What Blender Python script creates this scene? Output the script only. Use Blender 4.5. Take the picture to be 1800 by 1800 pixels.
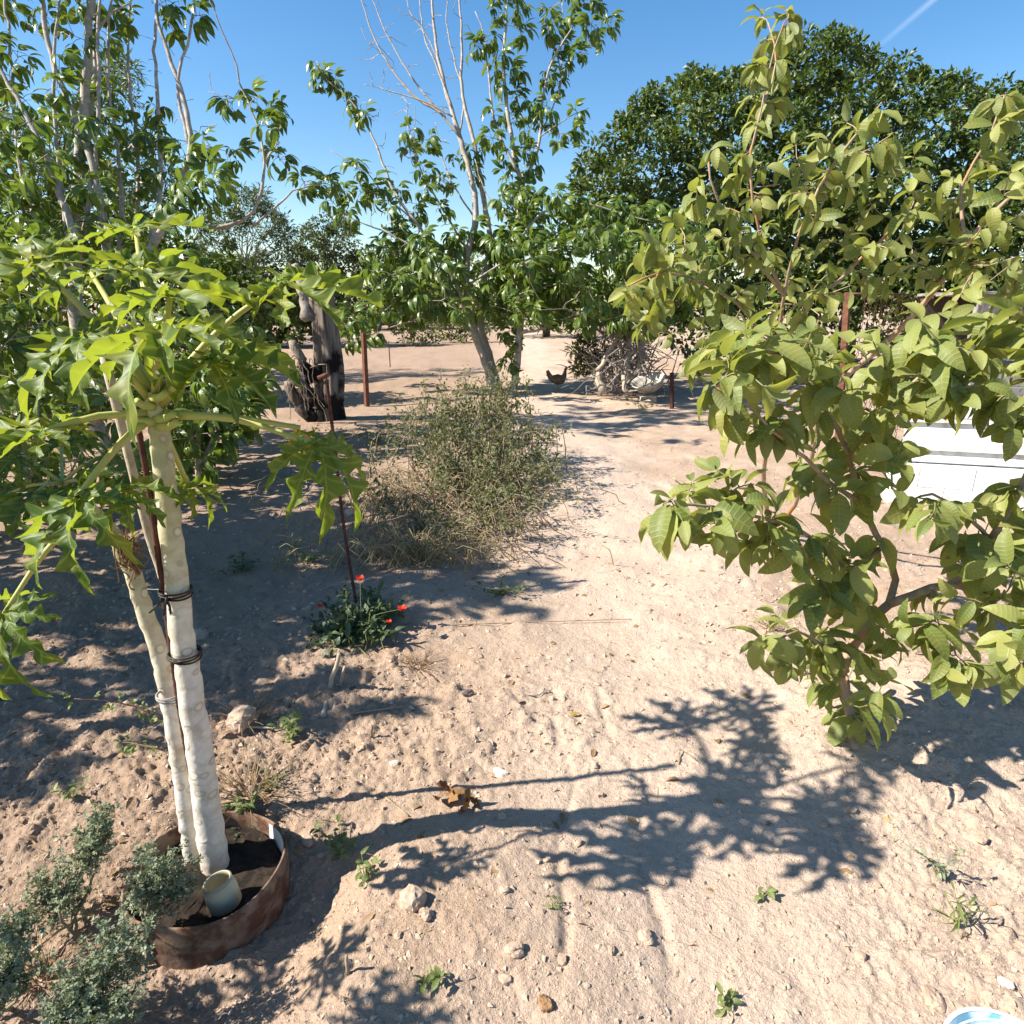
import bpy, math, random
import numpy as np
from mathutils import Vector, Matrix

for o in list(bpy.data.objects):
    bpy.data.objects.remove(o)
sc = bpy.context.scene
col = sc.collection
rng = np.random.default_rng(11)

# ------------------------------------------------------------------ camera
F = 1150.0                       # focal length in photo pixels (1800 wide)
PITCH = math.atan(370.0 / F)
CAM = np.array([0.0, 0.0, 1.6])
cam_d = bpy.data.cameras.new('camera')
cam = bpy.data.objects.new('camera', cam_d)
col.objects.link(cam)
cam.location = CAM
cam.rotation_euler = (math.pi / 2 - PITCH, 0, 0)
cam_d.sensor_width = 36
cam_d.lens = 36 * F / 1800
cam_d.clip_start = 0.05
cam_d.clip_end = 3000
sc.camera = cam

# ------------------------------------------------------------------ sky and sun
SUN_TO = np.array([-1.32, -0.215, 1.19])
SUN_TO = SUN_TO / np.linalg.norm(SUN_TO)
SHX, SHY = -SUN_TO[0] / SUN_TO[2], -SUN_TO[1] / SUN_TO[2]     # shadow shift per metre of height
world = bpy.data.worlds.new('World')
sc.world = world
world.use_nodes = True
wn = world.node_tree
for n in list(wn.nodes):
    wn.nodes.remove(n)
w_out = wn.nodes.new('ShaderNodeOutputWorld')
w_bg = wn.nodes.new('ShaderNodeBackground')
sky = wn.nodes.new('ShaderNodeTexSky')
sky.sky_type = 'NISHITA'
sky.sun_disc = False
sky.sun_elevation = math.asin(SUN_TO[2])
sky.sun_rotation = math.atan2(SUN_TO[0], SUN_TO[1])
sky.altitude = 0
sky.air_density = 1.0
sky.dust_density = 0.35
sky.ozone_density = 1.4
w_bg.inputs['Strength'].default_value = 0.083
w_hs = wn.nodes.new('ShaderNodeHueSaturation')
w_hs.inputs['Saturation'].default_value = 1.33
wn.links.new(sky.outputs[0], w_hs.inputs['Color'])
# a thin old contrail, high up in the sky beyond the big tree
def _dir(px, py):
    xd, yd = (px - 900.0) / F, (py - 900.0) / F
    v = Vector((xd, math.cos(PITCH) - yd * math.sin(PITCH), -(math.sin(PITCH) + yd * math.cos(PITCH)))); v.normalize(); return v
_a, _b = _dir(1540, 85), _dir(1640, 0)
_n = _a.cross(_b).normalized(); _t = _n.cross(_a).normalized()
w_tc = wn.nodes.new('ShaderNodeTexCoord')
def _dot(v):
    d = wn.nodes.new('ShaderNodeVectorMath'); d.operation = 'DOT_PRODUCT'; d.inputs[1].default_value = v
    wn.links.new(w_tc.outputs['Generated'], d.inputs[0]); return d.outputs['Value']
def _map(sock, lo, hi, a, b):
    m = wn.nodes.new('ShaderNodeMapRange'); m.clamp = True; wn.links.new(sock, m.inputs[0])
    for i, x in zip((1, 2, 3, 4), (lo, hi, a, b)): m.inputs[i].default_value = x
    return m.outputs[0]
def _mul(a, b):
    m = wn.nodes.new('ShaderNodeMath'); m.operation = 'MULTIPLY'; wn.links.new(a, m.inputs[0])
    if isinstance(b, float): m.inputs[1].default_value = b
    else: wn.links.new(b, m.inputs[1])
    return m.outputs[0]
_ab = wn.nodes.new('ShaderNodeMath'); _ab.operation = 'ABSOLUTE'; wn.links.new(_dot(_n), _ab.inputs[0])
_line = _mul(_map(_ab.outputs[0], 0.0, 0.0045, 1, 0), _mul(_map(_dot(_t), -0.02, 0.06, 0, 1), _map(_dot(_t), 0.25, 0.5, 1, 0)))
w_mx = wn.nodes.new('ShaderNodeMix'); w_mx.data_type = 'RGBA'
wn.links.new(_mul(_line, 0.22), w_mx.inputs[0]); wn.links.new(w_hs.outputs[0], w_mx.inputs[6]); w_mx.inputs[7].default_value = (6.5, 7.2, 8.2, 1)
wn.links.new(w_mx.outputs[2], w_bg.inputs['Color'])
wn.links.new(w_bg.outputs[0], w_out.inputs[0])
sun_d = bpy.data.lights.new('sun', 'SUN')
sun_d.energy = 4.9
sun_d.angle = math.radians(0.53)
sun_d.color = (1.0, 0.94, 0.85)
sun = bpy.data.objects.new('sun', sun_d)
col.objects.link(sun)
sun.rotation_euler = Vector(SUN_TO).to_track_quat('Z', 'Y').to_euler()
sun.location = (-20, -6, 25)

sc.view_settings.view_transform = 'Standard'
sc.view_settings.look = 'None'
sc.view_settings.exposure = 1.22
sc.view_settings.gamma = 1.0
sc.view_settings.use_curve_mapping = False
sc.render.engine = 'CYCLES'
sc.cycles.max_bounces = 6
sc.cycles.diffuse_bounces = 3
sc.cycles.glossy_bounces = 2
sc.cycles.transmission_bounces = 4
sc.cycles.transparent_max_bounces = 6
sc.cycles.use_denoising = True
sc.cycles.sample_clamp_indirect = 6

# ------------------------------------------------------------------ pixel <-> place
CP, SP = math.cos(PITCH), math.sin(PITCH)
def ray(px, py):
    xd, yd = (px - 900.0) / F, (py - 900.0) / F
    return np.array([xd, CP - yd * SP, -(SP + yd * CP)])
def P(px, py, t):
    return CAM + t * ray(px, py)
def proj(p):
    p = np.atleast_2d(p) - CAM
    t = p[:, 1] * CP - p[:, 2] * SP
    yd = -(p[:, 2] * CP + p[:, 1] * SP)
    tt = np.where(np.abs(t) < 1e-4, 1e-4, t)
    return 900 + F * p[:, 0] / tt, 900 + F * yd / tt, t

# ------------------------------------------------------------------ noise and terrain
def _h(ix, iy, s):
    v = np.sin(ix * 127.1 + iy * 311.7 + s * 74.7) * 43758.5453
    return v - np.floor(v)
def vnoise(x, y, s=0.0):
    ix, iy = np.floor(x), np.floor(y)
    fx, fy = x - ix, y - iy
    fx = fx * fx * fx * (fx * (fx * 6 - 15) + 10); fy = fy * fy * fy * (fy * (fy * 6 - 15) + 10)
    a, b = _h(ix, iy, s), _h(ix + 1, iy, s)
    c, d = _h(ix, iy + 1, s), _h(ix + 1, iy + 1, s)
    return (a * (1 - fx) + b * fx) * (1 - fy) + (c * (1 - fx) + d * fx) * fy
def fbm(x, y, octv=4, s=0.0):
    r, a, tot = 0.0, 0.5, 0.0
    for k in range(octv):
        r = r + a * vnoise(x, y, s + k * 3.1); tot += a
        x, y = 0.8 * x * 2 - 0.6 * y * 2 + 5.3, 0.6 * x * 2 + 0.8 * y * 2 + 1.7
        a *= 0.5
    return r / tot
def gauss(x, y, cx, cy, sx, sy, ang=0.0):
    c, s = math.cos(ang), math.sin(ang)
    u, v = (x - cx) * c + (y - cy) * s, -(x - cx) * s + (y - cy) * c
    return np.exp(-(u / sx) ** 2 - (v / sy) ** 2)
POT = np.array([-0.87, 1.60])
def H(x, y):
    x = np.asarray(x, float); y = np.asarray(y, float)
    h = 0.10 * (fbm(x * 0.55, y * 0.55, 3, 2) - 0.5)
    h = h + 0.05 * (fbm(x * 2.1, y * 2.1, 2, 8) - 0.5)
    h = h + 0.13 * gauss(x, y, 1.62, 2.25, 0.62, 0.38, 0.5)        # earth heaped at the guava
    h = h + 0.05 * gauss(x, y, -1.35, 2.0, 0.45, 0.35)
    h = h - 0.11 * gauss(x, y, -0.56, 1.42, 0.13, 0.24, -0.3)      # hollow beside the ring
    h = h - 0.07 * gauss(x, y, -0.80, 1.17, 0.24, 0.10)
    h = h - 0.14 * gauss(x, y, -0.862, 1.455, 0.18, 0.18)
    h = h + 0.05 * gauss(x, y, -0.25, 1.30, 0.28, 0.4)
    h = h + 0.10 * gauss(x, y, 0.0, 6.0, 1.3, 1.2)
    h = h + 0.07 * gauss(x, y, -0.6, 3.3, 0.5, 0.5)
    return h
def rough(x, y):
    r = 0.55 + 0.9 * np.clip((fbm(x * 0.9 + 7, y * 0.9, 2, 21) - 0.4) * 3, 0, 1)
    r = r * (1 - 0.6 * np.exp(-((x - 0.75) / 0.6) ** 2))
    r = r + 0.5 * np.clip((-0.3 - x) / 0.6, 0, 1) * np.clip((4.5 - y) / 2, 0, 1)
    return np.clip(r, 0.22, 1.7)
def D(x, y):
    x = np.asarray(x, float); y = np.asarray(y, float)
    m = rough(x, y)
    f1 = np.clip((26 - y) / 12, 0.25, 1); f2 = np.clip((9 - y) / 4, 0, 1); f3 = np.clip((4.6 - y) / 2.0, 0, 1)
    wx = x + 0.05 * fbm(x * 6, y * 6, 2, 90); wy = y + 0.05 * fbm(x * 6 + 3, y * 6, 2, 91)
    d = f1 * 0.030 * (fbm(wx * 5, wy * 5, 3, 31) - 0.5)
    n2 = fbm(wx * 13, wy * 13, 2, 41)
    d = d + f2 * m * 0.055 * np.maximum(n2 - 0.57, 0)
    n3 = vnoise(wx * 31, wy * 31, 51)
    d = d + f3 * m * 0.017 * np.maximum(n3 - 0.58, 0) ** 0.8
    n4 = vnoise(wx * 68, wy * 68, 61)
    d = d + f3 * m * 0.011 * np.maximum(n4 - 0.52, 0) ** 0.8
    d = d + f3 * m * 0.006 * (vnoise(wx * 140, wy * 140, 71) - 0.5)
    # wheel and drip-line grooves along the path
    for (x0, x1, w) in ((0.42, 0.30, 0.02), (0.14, 0.22, 0.016)):
        c = x0 + (x1 - x0) * (y - 1.0) / 3.0 + 0.03 * np.sin(y * 4.1) + 0.02 * np.sin(y * 11)
        d = d - f2 * 0.012 * np.exp(-((x - c) / w) ** 2) * np.clip((3.6 - y) / 1.0, 0, 1) * np.clip(vnoise(x * 0.1, y * 3, 3) * 2 - 0.5, 0, 1)
    return d
def HD(x, y):
    return H(x, y) + D(x, y)
def G(px, py, lift=0.0):
    r = ray(px, py); z = 0.0
    for _ in range(12):
        t = (CAM[2] - z) / -r[2]
        p = CAM + t * r
        z = 0.5 * z + 0.5 * float(HD(p[0], p[1]))
    return np.array([p[0], p[1], float(HD(p[0], p[1])) + lift])

# ------------------------------------------------------------------ geometry collector
class Geo:
    def __init__(s):
        s.V, s.Q, s.T, s.U, s.C, s.n = [], [], [], [], [], 0
    def add(s, V, quads=None, tris=None, uv=None, tint=0.0):
        V = np.asarray(V, float).reshape(-1, 3); k = len(V)
        if quads is not None and len(quads): s.Q.append(np.asarray(quads, np.int64).reshape(-1, 4) + s.n)
        if tris is not None and len(tris): s.T.append(np.asarray(tris, np.int64).reshape(-1, 3) + s.n)
        s.V.append(V)
        s.U.append(np.zeros((k, 3)) if uv is None else np.asarray(uv, float).reshape(-1, 3))
        s.C.append(np.full(k, tint) if np.isscalar(tint) else np.asarray(tint, float))
        s.n += k
        return s
    def mesh(s, name, mat, origin=(0, 0, 0), smooth=True):
        V = np.concatenate(s.V) - np.asarray(origin, float)
        Q = np.concatenate(s.Q) if s.Q else np.zeros((0, 4), np.int64)
        T = np.concatenate(s.T) if s.T else np.zeros((0, 3), np.int64)
        me = bpy.data.meshes.new(name)
        me.vertices.add(len(V)); me.vertices.foreach_set('co', V.astype(np.float32).ravel())
        nl = len(Q) * 4 + len(T) * 3
        me.loops.add(nl)
        me.loops.foreach_set('vertex_index', np.concatenate([Q.ravel(), T.ravel()]).astype(np.int32))
        me.polygons.add(len(Q) + len(T))
        me.polygons.foreach_set('loop_start', np.concatenate([np.arange(len(Q)) * 4, len(Q) * 4 + np.arange(len(T)) * 3]).astype(np.int32))
        me.polygons.foreach_set('use_smooth', np.full(len(Q) + len(T), bool(smooth)))
        a = me.attributes.new('luv', 'FLOAT_VECTOR', 'POINT'); a.data.foreach_set('vector', np.concatenate(s.U).astype(np.float32).ravel())
        a = me.attributes.new('tint', 'FLOAT', 'POINT'); a.data.foreach_set('value', np.concatenate(s.C).astype(np.float32))
        me.update(calc_edges=True)
        if mat: me.materials.append(mat)
        return me
    def obj(s, name, mat, parent=None, smooth=True, origin=None, **kw):
        o0 = np.array(parent.location) if parent is not None else np.zeros(3)
        if parent is not None and parent.get('_po') is not None: o0 = np.array(parent['_po'])
        if origin is not None: org = np.asarray(origin, float)
        else: org = o0
        me = s.mesh(name, mat, org, smooth)
        o = bpy.data.objects.new(name, me)
        col.objects.link(o)
        o.location = org - (o0 if parent is not None else 0)
        if parent is not None: o.parent = parent
        for k, v in kw.items(): o[k] = v
        return o
def thing(name, loc, label, category, group=None):
    e = bpy.data.objects.new(name, None); col.objects.link(e)
    e.location = loc; e.empty_display_size = 0.1
    e['label'] = label; e['category'] = category
    if group: e['group'] = group
    return e
def nrm(v):
    v = np.asarray(v, float)
    return v / np.maximum(np.linalg.norm(v, axis=-1, keepdims=True), 1e-9)
UP = np.array([0, 0, 1.0])

def tube(geo, pts, r0, r1=None, ns=6, cap=True, tint=0.0, wob=0.0, seed=0):
    pts = np.asarray(pts, float); n = len(pts)
    if r1 is None: r1 = r0
    r = np.linspace(r0, r1, n) if np.isscalar(r0) else np.asarray(r0, float)
    tan = np.gradient(pts, axis=0); tan = nrm(tan)
    a = np.array([1.0, 0, 0]) if abs(tan[0][0]) < 0.8 else np.array([0, 1.0, 0])
    x = nrm(np.cross(tan[0], a)); X = []
    for k in range(n):
        x = nrm(x - tan[k] * np.dot(x, tan[k])); X.append(x)
    X = np.array(X); Y = np.cross(tan, X)
    th = np.linspace(0, 2 * math.pi, ns, endpoint=False)
    rr = r[:, None] * np.ones((1, ns))
    if wob:
        rg = np.random.default_rng(seed + 5)
        rr = rr * (1 + wob * (rg.random((n, ns)) - 0.5) * 2)
    V = pts[:, None, :] + rr[:, :, None] * (np.cos(th)[None, :, None] * X[:, None, :] + np.sin(th)[None, :, None] * Y[:, None, :])
    V = V.reshape(-1, 3)
    i = np.arange(n - 1)[:, None] * ns; j = np.arange(ns)[None, :]; j2 = (j + 1) % ns
    q = np.stack([i + j, i + j2, i + ns + j2, i + ns + j], -1).reshape(-1, 4)
    s = np.concatenate([[0], np.cumsum(np.linalg.norm(np.diff(pts, axis=0), axis=1))])
    uv = np.stack([np.tile(th / (2 * math.pi), n), np.repeat(s, ns), np.repeat(np.linspace(0, 1, n), ns)], -1)
    tr = []
    if cap:
        V = np.concatenate([V, pts[:1], pts[-1:]]); uv = np.concatenate([uv, uv[:1], uv[-1:]])
        c0, c1 = n * ns, n * ns + 1
        for k in range(ns):
            tr.append((c0, (k + 1) % ns, k)); tr.append((c1, (n - 1) * ns + k, (n - 1) * ns + (k + 1) % ns))
    geo.add(V, q, tr, uv, tint)
def smooth_line(pts, step=0.1, jit=0.0, rg=None):
    pts = np.asarray(pts, float)
    if len(pts) == 2: pts = np.array([pts[0], (pts[0] + pts[1]) / 2, pts[1]])
    e = np.concatenate([[2 * pts[0] - pts[1]], pts, [2 * pts[-1] - pts[-2]]])
    out = []
    for k in range(1, len(e) - 2):
        a, b, c, d = e[k - 1], e[k], e[k + 1], e[k + 2]
        m = max(2, int(np.linalg.norm(c - b) / step))
        for u in np.linspace(0, 1, m, endpoint=False):
            out.append(0.5 * (2 * b + (c - a) * u + (2 * a - 5 * b + 4 * c - d) * u * u + (3 * b - a - 3 * c + d) * u ** 3))
    out.append(pts[-1]); out = np.array(out)
    if jit and rg is not None:
        j = rg.normal(0, jit, out.shape); j[0] = 0; j[-1] = 0
        out = out + j
    return out
def frames(d, n):
    d = nrm(d); x = nrm(np.cross(d, n)); n2 = np.cross(x, d)
    return np.stack([x, d, n2], -1)          # columns x, along, normal
def box(geo, c, size, rot=None, tint=0.0, bev=0.0):
    c = np.asarray(c, float); s = np.asarray(size, float) / 2
    if bev <= 0:
        V = np.array([[a, b, d] for d in (-1, 1) for b in (-1, 1) for a in (-1, 1)], float) * s
        q = [(0, 2, 3, 1), (4, 5, 7, 6), (0, 1, 5, 4), (2, 6, 7, 3), (0, 4, 6, 2), (1, 3, 7, 5)]
        tr = None
    else:
        V = []
        for d in (-1, 1):
            for b in (-1, 1):
                for a in (-1, 1):
                    V += [[a * (s[0] - bev), b * (s[1] - bev), d * s[2]], [a * (s[0] - bev), b * s[1], d * (s[2] - bev)], [a * s[0], b * (s[1] - bev), d * (s[2] - bev)]]
        V = np.array(V)
        I = lambda a, b, d, k: ((d * 2 + b) * 2 + a) * 3 + k
        q = []
        for d in (0, 1): q.append([I(0, 0, d, 0), I(1, 0, d, 0), I(1, 1, d, 0), I(0, 1, d, 0)][::1 if d else -1])
        for b in (0, 1): q.append([I(0, b, 0, 1), I(1, b, 0, 1), I(1, b, 1, 1), I(0, b, 1, 1)][::-1 if b else 1])
        for a in (0, 1): q.append([I(a, 0, 0, 2), I(a, 1, 0, 2), I(a, 1, 1, 2), I(a, 0, 1, 2)][::1 if a else -1])
        for b in (0, 1):
            for d in (0, 1): q.append([I(0, b, d, 0), I(1, b, d, 0), I(1, b, d, 1), I(0, b, d, 1)][::1 if b ^ d else -1])
        for a in (0, 1):
            for d in (0, 1): q.append([I(a, 0, d, 0), I(a, 1, d, 0), I(a, 1, d, 2), I(a, 0, d, 2)][::-1 if a ^ d else 1])
        for a in (0, 1):
            for b in (0, 1): q.append([I(a, b, 0, 1), I(a, b, 1, 1), I(a, b, 1, 2), I(a, b, 0, 2)][::1 if a ^ b else -1])
        tr = []
        for a in (0, 1):
            for b in (0, 1):
                for d in (0, 1): tr.append([I(a, b, d, 0), I(a, b, d, 1), I(a, b, d, 2)][::1 if (a + b + d) % 2 == 0 else -1])
    if rot is not None: V = V @ np.asarray(rot, float).T
    geo.add(V + c, q, tr, None, tint)
def rotz(a):
    c, s = math.cos(a), math.sin(a); return np.array([[c, -s, 0], [s, c, 0], [0, 0, 1.0]])
def rotx(a):
    c, s = math.cos(a), math.sin(a); return np.array([[1.0, 0, 0], [0, c, -s], [0, s, c]])
def roty(a):
    c, s = math.cos(a), math.sin(a); return np.array([[c, 0, s], [0, 1.0, 0], [-s, 0, c]])
def lathe(geo, prof, c, rot=None, ns=32, tint=0.0, squash=1.0):
    prof = np.asarray(prof, float); n = len(prof)
    th = np.linspace(0, 2 * math.pi, ns, endpoint=False)
    V = np.stack([prof[:, :1] * np.cos(th), prof[:, :1] * np.sin(th) * squash, np.repeat(prof[:, 1:2], ns, 1)], -1).reshape(-1, 3)
    i = np.arange(n - 1)[:, None] * ns; j = np.arange(ns)[None, :]; j2 = (j + 1) % ns
    q = np.stack([i + j, i + j2, i + ns + j2, i + ns + j], -1).reshape(-1, 4)
    uv = np.stack([np.tile(th / 6.2832, n), np.repeat(np.linspace(0, 1, n), ns), np.zeros(n * ns)], -1)
    if rot is not None: V = V @ np.asarray(rot).T
    geo.add(V + np.asarray(c, float), q, None, uv, tint)

# ------------------------------------------------------------------ materials
def new_mat(name):
    m = bpy.data.materials.new(name); m.use_nodes = True
    nt = m.node_tree
    for n in list(nt.nodes): nt.nodes.remove(n)
    out = nt.nodes.new('ShaderNodeOutputMaterial')
    b = nt.nodes.new('ShaderNodeBsdfPrincipled')
    nt.links.new(b.outputs[0], out.inputs[0])
    return m, nt, b, out
def nd(nt, t, **kw):
    n = nt.nodes.new(t)
    for k, v in kw.items(): setattr(n, k, v)
    return n
def lk(nt, a, b): nt.links.new(a, b)
def math_n(nt, op, a, b=None, clamp=False):
    n = nd(nt, 'ShaderNodeMath', operation=op, use_clamp=clamp)
    for i, v in enumerate((a, b)):
        if v is None: continue
        if isinstance(v, (int, float)): n.inputs[i].default_value = v
        else: lk(nt, v, n.inputs[i])
    return n.outputs[0]
def mix_n(nt, fac, a, b, mode='MIX'):
    n = nd(nt, 'ShaderNodeMix', data_type='RGBA', blend_type=mode)
    for i, v in ((0, fac), (6, a), (7, b)):
        if isinstance(v, (int, float)): n.inputs[i].default_value = v
        elif isinstance(v, tuple): n.inputs[i].default_value = (*v, 1)
        else: lk(nt, v, n.inputs[i])
    return n.outputs[2]
def ramp_n(nt, v, lo, hi, a=0.0, b=1.0):
    n = nd(nt, 'ShaderNodeMapRange'); n.clamp = True
    lk(nt, v, n.inputs[0])
    for i, x in zip((1, 2, 3, 4), (lo, hi, a, b)): n.inputs[i].default_value = x
    return n.outputs[0]
def noise_n(nt, scale, detail=3, rough=0.55, vec=None, dist=0.0):
    n = nd(nt, 'ShaderNodeTexNoise'); n.inputs['Scale'].default_value = scale
    n.inputs['Detail'].default_value = detail; n.inputs['Roughness'].default_value = rough; n.inputs['Distortion'].default_value = dist
    if vec is not None: lk(nt, vec, n.inputs['Vector'])
    return n.outputs[0]
def wpos(nt):
    return nd(nt, 'ShaderNodeNewGeometry').outputs['Position']
def attr_n(nt, name): return nd(nt, 'ShaderNodeAttribute', attribute_name=name)
def bump_n(nt, h, strength, dist, bsdf):
    b = nd(nt, 'ShaderNodeBump'); b.inputs['Strength'].default_value = strength; b.inputs['Distance'].default_value = dist
    lk(nt, h, b.inputs['Height']); lk(nt, b.outputs[0], bsdf.inputs['Normal']); return b

def leaf_mat(name, ca, cb, vein, transl=0.35, rough=0.42, nv=9.0, tcol=None, back=None, spot=None, spec=0.5, mid_w=0.07, patch=0.35, vs=0.5):
    m, nt, b, out = new_mat(name)
    s = nd(nt, 'ShaderNodeSeparateXYZ'); lk(nt, attr_n(nt, 'luv').outputs['Vector'], s.inputs[0])
    au = math_n(nt, 'ABSOLUTE', s.outputs[0])
    mid = ramp_n(nt, au, 0.0, mid_w, 1.0, 0.0)
    ph = math_n(nt, 'SUBTRACT', math_n(nt, 'MULTIPLY', s.outputs[1], nv * 6.283), math_n(nt, 'MULTIPLY', au, 5.0))
    sv = math_n(nt, 'POWER', math_n(nt, 'ADD', math_n(nt, 'MULTIPLY', math_n(nt, 'SINE', ph), 0.5), 0.5), 7.0)
    vn = math_n(nt, 'MAXIMUM', mid, math_n(nt, 'MULTIPLY', sv, vs))
    t = math_n(nt, 'FRACT', math_n(nt, 'ADD', attr_n(nt, 'tint').outputs['Fac'], nd(nt, 'ShaderNodeObjectInfo').outputs['Random']))
    c = mix_n(nt, t, ca, cb)
    if spot:
        nz = ramp_n(nt, noise_n(nt, 9.0, 3, vec=wpos(nt)), 0.52, 0.72, 0.0, patch)
        c = mix_n(nt, nz, c, spot)
    c = mix_n(nt, math_n(nt, 'MULTIPLY', vn, 0.6), c, vein)
    if back:
        c = mix_n(nt, math_n(nt, 'MULTIPLY', nd(nt, 'ShaderNodeNewGeometry').outputs['Backfacing'], 0.7), c, back)
    lk(nt, c, b.inputs['Base Color']); b.inputs['Roughness'].default_value = rough
    b.inputs['Specular IOR Level'].default_value = spec
    bump_n(nt, vn, 0.35, 0.004, b)
    tr = nd(nt, 'ShaderNodeBsdfTranslucent')
    tc = mix_n(nt, 1.0, c, tcol or (1.5, 1.5, 0.6), 'MULTIPLY')
    lk(nt, tc, tr.inputs['Color'])
    mx = nd(nt, 'ShaderNodeMixShader'); mx.inputs[0].default_value = transl
    lk(nt, b.outputs[0], mx.inputs[1]); lk(nt, tr.outputs[0], mx.inputs[2]); lk(nt, mx.outputs[0], out.inputs[0])
    return m
def bark_mat(name, ca, cb, scale=14.0, rough=0.85, bump=0.5, cc=None, band=False):
    m, nt, b, out = new_mat(name)
    p = wpos(nt)
    n1 = noise_n(nt, scale, 5, 0.65, p, 0.6); n2 = noise_n(nt, scale * 0.25, 3, 0.5, p)
    c = mix_n(nt, ramp_n(nt, n1, 0.35, 0.68), ca, cb)
    if cc: c = mix_n(nt, ramp_n(nt, n2, 0.52, 0.66, 0, 0.85), c, cc)
    h = n1
    if band:
        s = nd(nt, 'ShaderNodeSeparateXYZ'); lk(nt, attr_n(nt, 'luv').outputs['Vector'], s.inputs[0])
        bw = math_n(nt, 'ADD', math_n(nt, 'MULTIPLY', s.outputs[1], 60.0), math_n(nt, 'MULTIPLY', n2, 9.0))
        bl = math_n(nt, 'POWER', math_n(nt, 'ADD', math_n(nt, 'MULTIPLY', math_n(nt, 'SINE', bw), 0.5), 0.5), 10.0)
        c = mix_n(nt, math_n(nt, 'MULTIPLY', bl, 0.35), c, cb)
        h = math_n(nt, 'ADD', n1, math_n(nt, 'MULTIPLY', bl, 0.7))
    t = math_n(nt, 'MULTIPLY', attr_n(nt, 'tint').outputs['Fac'], 0.6)
    c = mix_n(nt, t, c, cb)
    lk(nt, c, b.inputs['Base Color']); b.inputs['Roughness'].default_value = rough
    b.inputs['Specular IOR Level'].default_value = 0.25
    bump_n(nt, h, bump, 0.01, b)
    return m
def plain_mat(name, ca, cb, scale=8.0, rough=0.6, bump=0.15, spec=0.4, lo=0.4, hi=0.65, metal=0.0):
    m, nt, b, out = new_mat(name)
    n1 = noise_n(nt, scale, 4, 0.6, wpos(nt))
    lk(nt, mix_n(nt, ramp_n(nt, n1, lo, hi), ca, cb), b.inputs['Base Color'])
    b.inputs['Roughness'].default_value = rough; b.inputs['Specular IOR Level'].default_value = spec; b.inputs['Metallic'].default_value = metal
    bump_n(nt, n1, bump, 0.008, b)
    return m
M = {}
M['guava'] = leaf_mat('guava_leaf', (0.135, 0.180, 0.036), (0.340, 0.355, 0.105), (0.40, 0.43, 0.20), 0.42, 0.52, 9, (1.5, 1.45, 0.5), (0.22, 0.25, 0.11), (0.30, 0.25, 0.05), patch=0.45)
M['papaya'] = leaf_mat('papaya_leaf', (0.050, 0.110, 0.016), (0.150, 0.205, 0.026), (0.40, 0.44, 0.14), 0.40, 0.52, 7, (1.75, 1.65, 0.4), (0.23, 0.29, 0.08), (0.32, 0.29, 0.035), patch=0.6, spec=0.38, mid_w=0.10)
M['sapote'] = leaf_mat('sapote_leaf', (0.060, 0.118, 0.016), (0.135, 0.190, 0.028), (0.16, 0.21, 0.06), 0.34, 0.36, 6, (1.6, 1.6, 0.5), (0.13, 0.18, 0.06))
M['dark'] = leaf_mat('dense_leaf', (0.045, 0.078, 0.013), (0.115, 0.155, 0.028), (0.10, 0.14, 0.04), 0.25, 0.42, 4, (1.5, 1.5, 0.5))
M['far'] = leaf_mat('far_leaf', (0.045, 0.072, 0.022), (0.105, 0.130, 0.042), (0.13, 0.15, 0.06), 0.25, 0.55, 3, (1.4, 1.4, 0.6))
M['thicket'] = leaf_mat('thicket_leaf', (0.062, 0.088, 0.022), (0.185, 0.190, 0.075), (0.22, 0.23, 0.11), 0.28, 0.6, 3, (1.4, 1.3, 0.6))
M['sage'] = leaf_mat('sage_leaf', (0.165, 0.200, 0.115), (0.310, 0.340, 0.225), (0.28, 0.30, 0.2), 0.22, 0.7, 2, (1.2, 1.3, 0.8), spec=0.2)
M['weed'] = leaf_mat('weed_leaf', (0.10, 0.15, 0.035), (0.22, 0.25, 0.09), (0.25, 0.29, 0.1), 0.3, 0.5, 5)
M['poppy_leaf'] = leaf_mat('poppy_leaf', (0.040, 0.075, 0.030), (0.085, 0.125, 0.055), (0.12, 0.16, 0.08), 0.25, 0.5, 5)
M['yellow_leaf'] = leaf_mat('yellow_leaf', (0.48, 0.36, 0.02), (0.55, 0.30, 0.03), (0.6, 0.5, 0.1), 0.3, 0.5, 6, (1.3, 1.2, 0.4))
M['dry_leaf'] = leaf_mat('dry_leaf', (0.20, 0.12, 0.055), (0.34, 0.22, 0.11), (0.3, 0.2, 0.1), 0.15, 0.7, 5, (1.2, 1.1, 0.8))
M['straw'] = leaf_mat('straw', (0.32, 0.24, 0.12), (0.46, 0.37, 0.20), (0.4, 0.3, 0.2), 0.2, 0.65, 1, (1.2, 1.1, 0.8))
M['petal_red'] = leaf_mat('petal_red', (0.55, 0.03, 0.008), (0.68, 0.06, 0.01), (0.5, 0.02, 0.01), 0.35, 0.5, 3, (1.3, 0.6, 0.5))
M['petal_yellow'] = leaf_mat('petal_yellow', (0.70, 0.58, 0.01), (0.75, 0.66, 0.03), (0.7, 0.5, 0.02), 0.3, 0.5, 3, (1.2, 1.1, 0.4))
M['bark_white'] = bark_mat('pale_bark', (0.50, 0.44, 0.37), (0.24, 0.195, 0.16), 16, 0.85, 0.4, (0.33, 0.28, 0.23))
M['bark_guava'] = bark_mat('guava_bark', (0.40, 0.31, 0.225), (0.25, 0.165, 0.105), 22, 0.7, 0.25, (0.42, 0.20, 0.085))
M['bark_dark'] = bark_mat('dark_bark', (0.11, 0.085, 0.065), (0.055, 0.042, 0.034), 14, 0.9, 0.6)
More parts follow.
